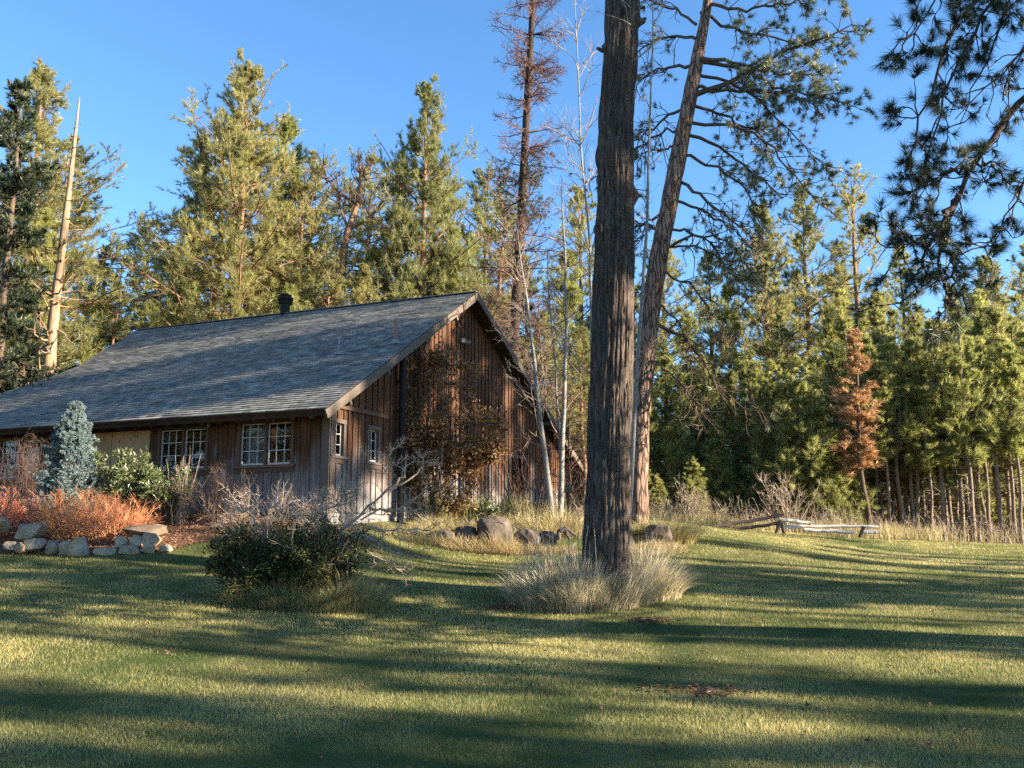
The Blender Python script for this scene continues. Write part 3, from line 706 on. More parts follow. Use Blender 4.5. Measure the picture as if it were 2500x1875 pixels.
fillL = [(440,330,51),(660,300,52),(700,450,50),(960,380,52),(1075,400,54),(-60,430,50),(40,520,40),(150,700,50),(390,600,60),(420,690,46),(620,560,60),(680,700,45),(780,640,48),(870,650,46),(930,560,56),(980,690,44),(1090,560,50),(1130,700,42),(1200,720,46),(1290,640,54),(1330,760,42),(1390,620,46),(1430,800,38),(540,700,44),(330,740,42),(20,780,36),(180,840,40)]
for i, (px, tp, Y) in enumerate(fillL): plant(('tallD', 'midA', 'tallC', 'tallB', 'midB')[i % 5], px, tp, Y, group=GB, cls='L')
# --- dark fir at the left edge
plant('fir', -50, 200, 29, 'dense dark fir with drooping boughs at the left edge of the photo', cat='fir tree', name='fir_tree', wide=.85)
# --- right background
plant('tallD', 1500, 560, 52, 'pine showing between the massive trunk and the leaning pine', GR)
plant('tallB', 1640, 560, 50, 'pine directly right of the leaning pine trunk', GR)
plant('tallD', 1750, 610, 54, 'dense pine under the drooping boughs of the leaning pine', GR)
plant('tallA', 1895, 500, 50, 'broad olive pine whose tip touches the leaning pine boughs', GR, wide=.85)
plant('tallB', 2005, 452, 52, 'slim pointed pine with a dark visible trunk in the middle of the right background', GR, wide=.95)
plant('airy', 2150, 425, 50, 'flat topped open pine left of the hanging dark boughs', GR)
plant('tallD', 2240, 600, 54, 'pine behind the tip of the hanging dark boughs', GR)
plant('tallD', 2365, 690, 50, 'small spire topped pine beside the tall right edge pine', GR, wide=.7)
plant('tallA', 2458, 625, 50, 'broad sunlit pine at the right edge of the photo', GR, wide=.9)
plant('tallB', 2570, 600, 52, 'pine cut by the right edge of the photo', GR)
fillR = [(1470,780,46),(1560,700,48),(1690,760,47),(1710,900,42),(1800,700,50),(1930,760,46),(2060,740,47),(2090,640,56),(2130,820,44),(2280,740,50),(2310,820,45),(2400,800,47),(2500,780,46),(2600,720,48)]
for i, (px, tp, Y) in enumerate(fillR): plant(('midA', 'tallD', 'midB', 'tallB')[i % 4], px, tp, Y, group=GR, cls='R')
# --- young stand
rng = R_(21)
stand = [(1590,960,41,'yC'),(1640,830,42,'midB'),(1660,1010,39,'yC'),(1730,870,41,'midA'),(1760,1040,38,'yC'),(1800,900,42,'yD'),(1840,860,40,'midB'),(1895,890,38,'yC'),(1960,880,37,'yC'),(2010,950,36.5,'yC'),(2050,870,40,'yD'),(2085,940,41,'yA'),
         (2070,1040,37,'yC'),(1700,1120,36,'yC'),(1560,1110,37,'yC'),(1610,1160,36,'yC')]
px = 2140
while px < 2560:
    stand.append((px, 790+rng.uniform(-60, 70), rng.uniform(36, 40), rng.choice(['yA', 'yB', 'yD']))); px += rng.uniform(15, 34)
px = 2100
while px < 2600:
    stand.append((px, 740+rng.uniform(-50, 50), rng.uniform(40.5, 46), rng.choice(['yA', 'yB', 'yD', 'midB']))); px += rng.uniform(30, 52)
px = 2175
while px < 2520:
    stand.append((px, 900+rng.uniform(-70, 60), rng.uniform(35.8, 38), 'yB')); px += rng.uniform(22, 40)
for i, (px, tp, Y, k) in enumerate(stand): plant(str(k), px, tp, Y, group=GS, cls='S', cat='young pine', wide=1.0, seed=i)
plant('dead', 2125, 808, 35.8, 'dead pine with rust brown needles among the green pines of the stand', cat='dead tree', name='dead_pine', wide=1.3)
# labels for the rest by their order across the picture
def order_labels(cls, txt, key=lambda q: q[1]):
    L_ = sorted([q for q in placed if q[4] == cls], key=key)
    for i, q in enumerate(L_): q[0]['label'] = txt(i, q)
order_labels('L', lambda i, q: 'lesser pine filling the wood behind the barn, %s from the left edge' % ORD[i])
order_labels('R', lambda i, q: 'pine rising behind the young stand, %s rightward from the massive trunk' % ORD[i])
order_labels('S', lambda i, q: ('young pine in the stand, %s rightward from the leaning pine' % ORD[i]) if i < 50 else ('slender young pine in the stand, %s leftward from the right edge' % ORD[min(49, sum(1 for z in placed if z[4]=='S')-1-i)]))

# --- spires, snag, bare tree
def snag(name, label, base, top, r0, n_st, seed, mat, Lb=.9, cat='dead tree'):
    rng = R_(seed); t_ = thing(name, label, cat, base); mb = MB(); n = 40
    z = np.linspace(0, 1, n); path = base + (top-base)*z[:, None]; L = np.linalg.norm(top-base)
    path[:, 0] += fbm(z*4, z*0+seed, 1, 2)*.12*L/12; path[:, 1] += fbm(z*4, z*0+seed+5, 1, 2)*.12
    tube(mb, path, r0*(1-z)**.85*(1+fbm(z*22, z*0, seed, 3)*.7)+.018, 12, .5)
    i = rng.integers(4, n-3, n_st); a = rng.uniform(0, 6.28, n_st)
    D = np.stack([np.cos(a), np.sin(a)*.6, rng.uniform(-.1, .35, n_st)], -1); sc_l = (1.05-z[i])
    ps, ds, rs = grow(mb, path[i], D, Lb*rng.uniform(.15, 1, n_st)*sc_l, .045*sc_l+.012, rng, 5, .3, .05, 4)
    big = rng.random(n_st) > .5
    a, b, c, d = spawn(ps[big], ds[big], rs[big], Lb*.4*sc_l[big], 2, rng, .3, .7); grow(mb, a, b, c, .012, rng, 4, .3, .03, 3)
    mb.build('trunk', mat, t_, smooth=True); return t_
bs = on(105, 30); tp = P(196, 238, 30)
bs = A3(P(88, 1100, 30)[0], 30, g1(P(88, 1100, 30)[0], 30))
snag('snag_tree', 'tall bleached dead snag with broken stubs left of the barn roof', bs, tp, .235, 95, 4, m_snag, 2.3)
snag('dead_spire', 'thin grey dead treetop pole between hanging boughs and the right edge', on(2290, 44), P(2312, 620, 44), .10, 50, 5, m_bark_dk, .35)
# bare forked tree behind roof
t_ = thing('bare_tree', 'leafless forked treetop with reddish trunk behind the roof right of the chimney', 'bare tree', on(800, 50)); mb = MB(); rng = R_(8)
b0 = on(800, 50)
pts = [b0, P(812, 760, 50), P(832, 640, 50), P(850, 560, 50), P(872, 500, 50), P(880, 440, 50), P(878, 385, 50)]
tube(mb, pts, [.34, .30, .24, .20, .15, .09, .03], 9, .5); tube(mb, [pts[3], P(905, 530, 50), P(950, 470, 50), P(965, 430, 50)], [.13, .1, .06, .02], 7)
mb.build('trunk', m_bark_far, t_, smooth=True)
mb = MB(); S0 = np.repeat(np.array([P(832, 500, 50), P(862, 500, 50), P(878, 440, 50), P(900, 520, 50), P(800, 440, 50)]), 9, 0); S0 = S0 + rng.normal(size=S0.shape)*.15
D = np.stack([rng.normal(0, .9, len(S0)), rng.normal(0, .5, len(S0)), rng.uniform(.3, 1.3, len(S0))], -1)
for a, b in ((pts[3], P(822, 430, 50)), (pts[4], P(800, 440, 50))): tube(mb, [a, (a+b)/2+A3(-.2, 0, 0), b], [.09, .06, .03], 5)
ps, ds, rs = grow(mb, S0, D, rng.uniform(1.0, 2.4, len(S0)), .035, rng, 5, .22, .06, 3, .3); a, b, c, d = spawn(ps, ds, rs, .8, 5, rng); grow(mb, a, b, c, .012, rng, 3, .2, .05, 3)
mb.build('branches', m_larch, t_)

# --- larch ----------------------------------------------------------
def larch():
    rng = R_(31); Y = 38.; b0 = on(1248, Y); t_ = thing('larch_tree', 'tall leafless brown larch standing behind the roof peak', 'larch', b0)
    pts = [b0, P(1252, 900, Y), P(1262, 700, Y), P(1275, 500, Y), P(1284, 300, Y), P(1296, 100, Y), P(1302, -60, Y), P(1308, -330, Y)]; z = np.linspace(0, 1, 40)
    pz = [p[2] for p in pts]; hz = b0[2]+(pz[-1]-b0[2])*z; path = np.stack([np.interp(hz, pz, [p[i] for p in pts]) for i in range(3)], -1)
    rad = .235*(1-z)**.6*(1+fbm(z*30, z*0, 2, 2)*.3)+.02
    mb = MB(); tube(mb, path, rad, 12, .2); mb.build('trunk', m_larchbark, t_, smooth=True)
    mb = MB(); n = 250; f = rng.random(n)**1.0*.72+.20; i = f*39; ii = i.astype(int); P0 = path[ii]; a = rng.uniform(0, 6.28, n)
    hp = P0[:, 2]; topz = P(1300, 0, Y)[2]; low = np.clip((P(0, 430, Y)[2]-hp)/4, 0, 1)
    L = (1.7 + low*1.5)*rng.uniform(.5, 1.15, n)
    D = np.stack([np.cos(a), np.sin(a), rng.uniform(-.1, .35, n)-.15*low], -1)
    ps, ds, rs = grow(mb, P0, D, L, .028, rng, 6, .13, .03, 4, .3)
    a, b, c, d = spawn(ps, ds, rs, .6+.25*low, 14, rng, .15, .95); k1, e1, r1 = grow(mb, a, b, c, .012, rng, 3, .25, -.02, 3, .5)
    sel = rng.random(len(k1)) > .3
    a, b, c, d = spawn(k1[sel], e1[sel], r1[sel], .25, 3, rng, .1, .9); grow(mb, a, b, c, .009, rng, 2, .3, .0, 3, .6)
    mb.build('branches', m_larch, t_)
    # sparse dark needle clumps along the lower trunk
    mb = MB(); C = k1[:, -1]; keep = (C[:, 2] < P(0, 400, Y)[2]) & (C[:, 2] > P(0, 560, Y)[2]) & (np.abs(C[:, 0]-path[20][0]) < 1.1) & (rng.random(len(C)) < .9)
    C = C[keep]; needles(mb, C, norm(rng.normal(size=C.shape)), .22, 12, 1.2, .022, rng); mb.build('needle_clumps', m_fir, t_)
larch()
# brown twiggy thicket tree behind peak
def twig_tree(label, px, Y, H, R, n, mat, seed, name='leafless_tree', r=.05, up=.05, cat='leafless tree', group=None):
    rng = R_(seed); b0 = on(px, Y); t_ = thing(name, label, cat, b0, group); mb = MB()
    z = np.linspace(0, 1, 8); path = b0 + np.stack([fbm(z*2, z*0+seed, 0)*.8, fbm(z*2, z*0, seed)*.8, z*H], -1); path[0] = b0
    tube(mb, path, r*(1-z)+.012, 7); mb.build('trunk', mat, t_)
    mb = MB(); f = rng.uniform(.2, .97, n); P0 = np.stack([np.interp(f, z, path[:, i]) for i in range(3)], -1); a = rng.uniform(0, 6.28, n)
    D = np.stack([np.cos(a), np.sin(a), rng.uniform(.2, 1., n)], -1); ps, ds, rs = grow(mb, P0, D, R*rng.uniform(.5, 1.1, n)*(1.2-f), .02, rng, 5, .18, up, 3, .3)
    a, b, c, d = spawn(ps, ds, rs, R*.4, 7, rng, .2, .8); k1, e1, r1 = grow(mb, a, b, c, .008, rng, 3, .25, up, 3, .5)
    a, b, c, d = spawn(k1, e1, r1, R*.18, 3, rng, .2, .8); grow(mb, a, b, c, .005, rng, 2, .3, up, 3, .5)
    mb.build('branches', mat, t_); return t_
twig_tree('brown leafless tree with a dense twig crown just behind the roof peak', 1190, 34, 8.6, 2.4, 44, m_twig_dk, 41)
twig_tree('brown leafless tree between roof peak and aspens', 1330, 35, 8.6, 2.2, 40, m_twig_dk, 42)
twig_tree('low reddish leafless tree behind the low eave of the barn', 1405, 33, 4.6, 1.6, 40, m_larch, 43)
twig_tree('small tan leafless tree left of the snag base', 60, 31, 5.2, 2.0, 26, m_twig, 44)

# --- aspens ---------------------------------------------------------
def aspen(label, pix, Y, r0, seed, nbr=26, Lb=1.4, side=0):
    rng = R_(seed); pts = [P(x, y, Y) for x, y in pix]; g_ = g1(pts[0][0], Y); pts[0][2] = g_-.03
    t_ = thing('aspen_tree', label, 'aspen', A3(pts[0][0], Y, g_), 'pale leafless aspens beside the barn')
    pz = np.array([p[2] for p in pts]); z = np.linspace(0, 1, 36); hz = pz[0]+(pz[-1]-pz[0])*z
    path = np.stack([np.interp(hz, pz, [p[i] for p in pts]) for i in range(3)], -1); path[:, 0] += fbm(z*9, z*0, seed, 2)*.06
    mb = MB(); tube(mb, path, r0*(1-z)**.8+.008, 10, .5); mb.build('trunk', m_aspen, t_, smooth=True)
    mb = MB(); n = nbr; f = rng.uniform(.22, .97, n); P0 = np.stack([np.interp(f, z, path[:, i]) for i in range(3)], -1); a = rng.uniform(0, 6.28, n)
    D = np.stack([np.cos(a)-.5*side, np.sin(a), rng.uniform(.5, 1.3, n)], -1)
    ps, ds, rs = grow(mb, P0, D, Lb*rng.uniform(.5, 1.2, n)*(1.25-f), .016, rng, 6, .16, .04, 4, .25)
    a, b, c, d = spawn(ps, ds, rs, Lb*.42, 6, rng, .2, .7); k1, e1, r1 = grow(mb, a, b, c, .006, rng, 3, .25, .05, 3, .5)
    a, b, c, d = spawn(k1, e1, r1, Lb*.15, 2, rng, .2, .7); grow(mb, a, b, c, .004, rng, 2, .3, .03, 3, .5)
    mb.build('branches', m_twig, t_); return t_
aspen('left one of the two white aspen trunks at the low barn corner', [(1350,1278),(1340,1200),(1322,1050),(1308,920),(1293,780),(1272,640),(1262,560)], 25.5, .08, 51, 34, 1.9, 1)
aspen('right of the two white aspen trunks at the low corner of the barn', [(1368,1280),(1372,1130),(1378,960),(1384,820),(1380,650),(1372,480),(1372,430)], 26, .075, 52, 26, 1.3)
aspen('slim aspen sapling rising between the pair and the massive trunk', [(1374,1282),(1366,1050),(1352,860),(1338,700),(1335,600)], 26.4, .035, 53, 16, .9)
aspen('smooth grey aspen stem between the massive trunk and the leaning pine', [(1530,1280),(1549,1000),(1566,750),(1580,544),(1585,300),(1592,120),(1594,-50)], 22, .055, 54, 14, 1.2)
aspen('leafless aspen branching into the sky left of the massive trunk', [(1440,1290),(1445,900),(1440,600),(1420,380),(1412,200),(1405,60),(1400,-90)], 24, .035, 55, 40, 2.6)
'''scar'''

# --- massive foreground trunk --------------------------------------
def big_trunk():
    Y = 15.5; rng = R_(61)
    ce = [(1482,1452),(1480,1401),(1487,1130),(1494,904),(1499,714),(1501,452),(1505,282),(1517,113),(1520,0),(1530,-400),(1535,-900)]
    wi = [158,132,114,112,113,101,99,97,98,94,88]
    pts = [P(x, y, Y) for x, y in ce]; pts[0][2] = g1(pts[0][0], Y)-.1
    t_ = thing('massive_pine', 'massive dark old tree trunk with furrowed bark rising from the tall dry grass', 'tree', A3(pts[0][0], Y, pts[0][2]+.1))
    pz = np.array([p[2] for p in pts]); n, k = 900, 200
    hz = np.linspace(pz[0], pz[-1], n); cx = np.interp(hz, pz, [p[0] for p in pts]); rr_ = np.interp(hz, pz, np.array(wi)/2/F*Y)
    th = np.arange(k)*2*math.pi/k; Z, T_ = np.meshgrid(hz, th, indexing='ij'); X1, Y1 = np.cos(T_), np.sin(T_)
    lump = fbm(X1*1.1, Y1*1.1, Z*1.0, 3)*.16 + fbm(X1*2.3+5, Y1*2.3, Z*2.6, 2)*.10
    wx = fbm(X1*3, Y1*3, Z*.9+20, 2)*1.2
    rid = 1-np.abs(fbm(X1*6.5+wx, Y1*6.5+wx, Z*.95, 2))*4.2; rid2 = 1-np.abs(fbm(X1*13+wx, Y1*13, Z*2.2+40, 2))*4.2
    fl = np.exp(-(Z-hz[0])/.35)*.16*(1+.6*np.sin(T_*5+1))
    r = rr_[:, None]*(.96+lump+fl*1.5) - .052*np.clip(rid, 0, 1)**3 - .018*np.clip(rid2, 0, 1)**3 + .006*fbm(X1*30, Y1*30, Z*20, 2)
    for (tz, ta, s_, hgt) in ((P(0, 560, Y)[2], -1.9, .10, .05), (P(0, 385, Y)[2], 3.3, .2, .06), (P(0, 480, Y)[2], -.1, .15, .10), (P(0, 650, Y)[2], -1.2, .16, .035), (P(0, 60, Y)[2], -.2, .07, .12), (P(0, 110, Y)[2], 3.0, .05, .06)):
        dz = Z-tz; da = (T_-ta+math.pi) % (2*math.pi) - math.pi; r = r + hgt*np.exp(-(dz**2/s_**2 + da**2/(s_*2.4)**2))
    v = np.stack([cx[:, None]+r*np.cos(T_), Y+r*np.sin(T_), Z], -1)
    mb = MB(); i = np.arange(n-1)[:, None]*k; j = np.arange(k)[None]; j2 = (j+1) % k
    mb.add(v.reshape(-1, 3), np.stack([i+j, i+j2, i+k+j2, i+k+j], -1).reshape(-1, 4), .5); mb.build('trunk', m_bark_big, t_, smooth=True)
    # knot ring
    kp = P(1460, 560, Y-.29); mb = MB(); th = np.linspace(0, 2*math.pi, 17)
    ring = [kp+A3(.062*math.cos(a), .03*math.cos(a)*-1, .085*math.sin(a)) for a in th]; tube(mb, ring, .022, 6, .9, cap=False); o = mb.build('knot_ring', m_bark, t_, smooth=True)
    # stubs and thin twigs
    mb = MB(); q = P(1462, 62, Y); 
    for px, py, dx, dz in ((1555, 55, .22, .08), (1556, 480, .14, .02), (1462, 125, -.12, .06), (1556, 20, .2, .02)):
        a = P(px, py, Y) - A3(np.sign(dx)*.12, 0, 0); tube(mb, [a, a+A3(dx*.6, 0, dz*.3), a+A3(dx*1.3, 0, dz)], [.05, .04, .028], 7)
    mb.build('branch_stub', m_bark_big, t_)
    mb = MB(); P0 = np.array([P(1540, y, 15.15) for y in (20, 60, 150, 40, 90, 150)]); D = norm(np.array([(-1, -.3, .5), (-1, -.4, .1), (1, -.4, .6), (.8, -.5, 1), (-.8, -.6, .8), (.9, -.2, .3)]))
    ps, ds, rs = grow(mb, P0, D, .8, .008, rng, 5, .2, .08, 3); a, b, c, d = spawn(ps, ds, rs, .4, 5, rng); grow(mb, a, b, c, .004, rng, 3, .2, .05, 3); mb.build('twigs', m_twig, t_)
    return path_crown(t_, cx[-1], Y, hz[-1])
def path_crown(t_, x, y, ztop):
    rng = R_(62); wd = MB(); cr = MB(); n = 46
    a = rng.uniform(0, 6.28, n); z0 = rng.uniform(ztop-5.5, ztop, n); P0 = np.stack([x+np.cos(a)*.3, y+np.sin(a)*.3, z0], -1)
    D = np.stack([np.cos(a), np.sin(a), rng.uniform(0, .8, n)], -1); ps, ds, rs = grow(wd, P0, D, rng.uniform(1.5, 3, n), .05, rng, 5, .15, .06, 4)
    a, b, c, d = spawn(ps, ds, rs, .9, 6, rng); k1, e1, r1 = grow(wd, a, b, c, .012, rng, 3, .2, .1, 3)
    wd.build('branches', m_bark_dk, t_); C = k1[:, 1:].reshape(-1, 3); needles(cr, C, norm(e1[:, 1:].reshape(-1, 3)+A3(0, 0, .3)), .28, 12, 1, .03, rng); cr.build('crown', m_pine_n, t_)
big_trunk()

# --- leaning pine -----------------------------------------------------
def resample(pts, n):
    p = np.asarray(pts, float); s = np.r_[0, np.cumsum(np.linalg.norm(np.diff(p, axis=0), axis=1))]; q = np.linspace(0, s[-1], n)
    # smooth via catmull-like interpolation
    o = np.stack([np.interp(q, s, p[:, i]) for i in range(3)], -1)
    for _ in range(2): o[1:-1] = (o[:-2]+2*o[1:-1]+o[2:])/4
    return o
def limb(wd, pts, r0, rng, n=14, k=6, taper=.12, wob=.05):
    p = resample(pts, n); L = np.linalg.norm(p[-1]-p[0]); w_ = rng.normal(size=p.shape)*wob; w_[0] = 0; p = p+w_
    z = np.linspace(0, 1, n); r = r0*(1-z*(1-taper)); tube(wd, p, r, k, .4); return p, norm(np.gradient(p, axis=0)), r
def leaning():
    rng = R_(71); Y0 = 26.
    ce = [(1556,1275),(1558,1180),(1562,1050),(1574,900),(1590,760),(1603,660),(1620,560),(1644,450),(1666,330),(1690,210),(1706,120),(1722,40),(1735,-40),(1760,-260),(1770,-460)]
    pts = [P(x, y, Y0) for x, y in ce]; pts[0][2] = g1(pts[0][0], Y0)-.05
    wi = [58, 50, 47, 46, 46, 48, 47, 45, 40, 40, 34, 28, 26, 16, 6]
    t_ = thing('leaning_pine', 'leaning reddish ponderosa with drooping boughs right behind the massive trunk', 'pine tree', A3(pts[0][0], Y0, pts[0][2]+.05))
    pz = np.array([p[2] for p in pts]); n, k = 300, 40; hz = np.linspace(pz[0], pz[-1], n)
    cx = np.interp(hz, pz, [p[0] for p in pts]); cx = np.convolve(np.pad(cx, 8, 'edge'), np.ones(17)/17, 'valid'); rr_ = np.interp(hz, pz, np.array(wi)/2/F*Y0)
    th = np.arange(k)*2*math.pi/k; Z, T_ = np.meshgrid(hz, th, indexing='ij'); X1, Y1 = np.cos(T_), np.sin(T_)
    r = rr_[:, None]*(1+fbm(X1*1.5, Y1*1.5, Z*1.3, 3)*.3) - .02*np.clip(1-np.abs(fbm(X1*4, Y1*4, Z*1.6, 2))*4, 0, 1)**2
    v = np.stack([cx[:, None]+r*X1, Y0+r*Y1, Z], -1); mb = MB(); i = np.arange(n-1)[:, None]*k; j = np.arange(k)[None]; j2 = (j+1) % k
    mb.add(v.reshape(-1, 3), np.stack([i+j, i+j2, i+k+j2, i+k+j], -1).reshape(-1, 4), .5); mb.build('trunk', m_bark, t_, smooth=True)
    # (pixel path, depth end offset, radius, foliage weight)
    B = [([(1700,230),(1790,200),(1900,130),(2000,100),(2075,60)],-1.5,.085,1.2), ([(1700,150),(1800,165),(1930,225),(2000,260)],1.0,.07,1.0), ([(1695,148),(1760,145),(1860,170),(1940,185),(2010,180)],-2,.07,1.0),
      ([(1690,180),(1760,190),(1850,240),(1940,330),(2010,400)],.8,.06,1.0), ([(1680,210),(1800,230),(1890,215),(1980,225),(2060,250),(2095,265)],-1.0,.065,1.3), ([(1670,250),(1760,280),(1860,330),(1900,420)],2,.055,1.0),
      ([(1690,300),(1780,300),(1880,350),(1950,440),(1990,500)],-2.2,.06,.9), ([(1680,330),(1760,360),(1840,420),(1900,480),(1960,480)],1.8,.055,.8), ([(1665,380),(1760,410),(1830,470),(1860,560)],-.6,.055,.6),
      ([(1663,445),(1730,490),(1800,545),(1850,610)],-2.0,.055,.25), ([(1650,490),(1730,520),(1800,565),(1870,640)],.9,.05,.25), ([(1640,560),(1700,570),(1760,620),(1790,700)],1.2,.045,.5),
      ([(1700,95),(1620,90),(1560,120),(1520,170)],1.0,.05,.3), ([(1690,160),(1620,160),(1570,190),(1530,240)],2.0,.055,.25), ([(1680,260),(1620,290),(1580,330),(1500,370)],1,.05,.35), ([(1665,310),(1600,330),(1540,370),(1440,440)],1.5,.045,.5),
      ([(1650,360),(1590,365),(1530,400)],.5,.04,.2), ([(1620,520),(1580,540),(1540,570)],.8,.05,.3), ([(1610,560),(1570,545),(1540,560),(1500,600)],2,.05,.3),
      ([(1700,60),(1650,20),(1580,-10),(1540,20)],.5,.05,.3), ([(1725,10),(1800,20),(1900,20),(1990,-20)],-1.5,.06,1.2), ([(1730,-30),(1820,-60),(1950,-60),(2060,-30)],1,.06,1.2), ([(1735,-80),(1830,-130),(1950,-140)],-1,.05,1), ([(1740,-100),(1650,-100),(1560,-60)],1,.05,.6),
      ([(1710,30),(1800,80),(1880,90),(1960,110),(2050,130)],2.2,.055,1.2), ([(1600,790),(1680,820),(1740,930),(1820,1000),(1870,1010)],-1.2,.055,.04), ([(1600,740),(1660,780),(1690,880),(1680,960)],-.8,.03,.03), ([(1595,880),(1650,920),(1700,1000),(1720,1040)],-1.2,.03,.03),
      ([(1610,660),(1680,690),(1740,760),(1770,830)],-1.5,.04,.12), ([(1640,600),(1700,570),(1800,600),(1850,680)],-1,.045,.9), ([(1605,700),(1560,720),(1530,700)],.5,.03,.6), ([(1625,600),(1700,600),(1780,640),(1830,720)],1,.04,.6)]
    wd = MB(); cr = MB(); LP_ = []
    for px_, dy, r0, fw_ in B:
        n_ = len(px_); p = [P(x, y, Y0+dy*i/(n_-1)) for i, (x, y) in enumerate(px_)]
        p, d, r = limb(wd, p, r0, rng, 14, 6, .15, .04)
        L = np.linalg.norm(np.diff(p, axis=0), axis=1).sum()
        m_ = int(10+L*4.5); ix = rng.integers(3, 14, m_); side = norm(rng.normal(size=(m_, 3))); D = norm(d[ix]*.8+side*.8+A3(0, 0, -.12)); LL = rng.uniform(.4, 1.25, m_)*(1.1-.5*ix/14)
        k1, e1, r1 = grow(wd, p[ix], D, LL, .017, rng, 6, .24, -.02, 4, .45, )
        a, b, c, d_ = spawn(k1, e1, r1, .42, 3, rng, .2, .7); k2, e2, r2 = grow(wd, a, b, c, .010, rng, 4, .26, .07, 3, .6)
        C = np.concatenate([k1[:, -1], k2[:, -1], k2[:, -2], p[-1:]]); Dd = np.concatenate([e1[:, -1], e2[:, -1], e2[:, -1], d[-1:]])
        keep = rng.random(len(C)) < fw_*.5; C, Dd = C[keep], Dd[keep]
        if len(C): needles(cr, C, norm(Dd+A3(0, 0, .15)), rng.uniform(.17, .26, len(C)), 38, .95, .012, rng, np.clip(rng.normal(.5, .3, len(C)), 0, 1), shaft=.3)
    wd.build('branches', m_bark_dk, t_, smooth=True)
    # few rust coloured dead tufts
    C = np.array([P(x, y, Y0-.8) for x, y in ((1934,308),(1905,290),(1960,330),(1970,385),(1985,420),(1910,235),(1903,300),(1955,300),(1945,345),(1975,350))]); C = C + rng.normal(size=C.shape)*.05
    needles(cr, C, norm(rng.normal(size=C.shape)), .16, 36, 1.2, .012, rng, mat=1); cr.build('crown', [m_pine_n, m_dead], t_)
leaning()

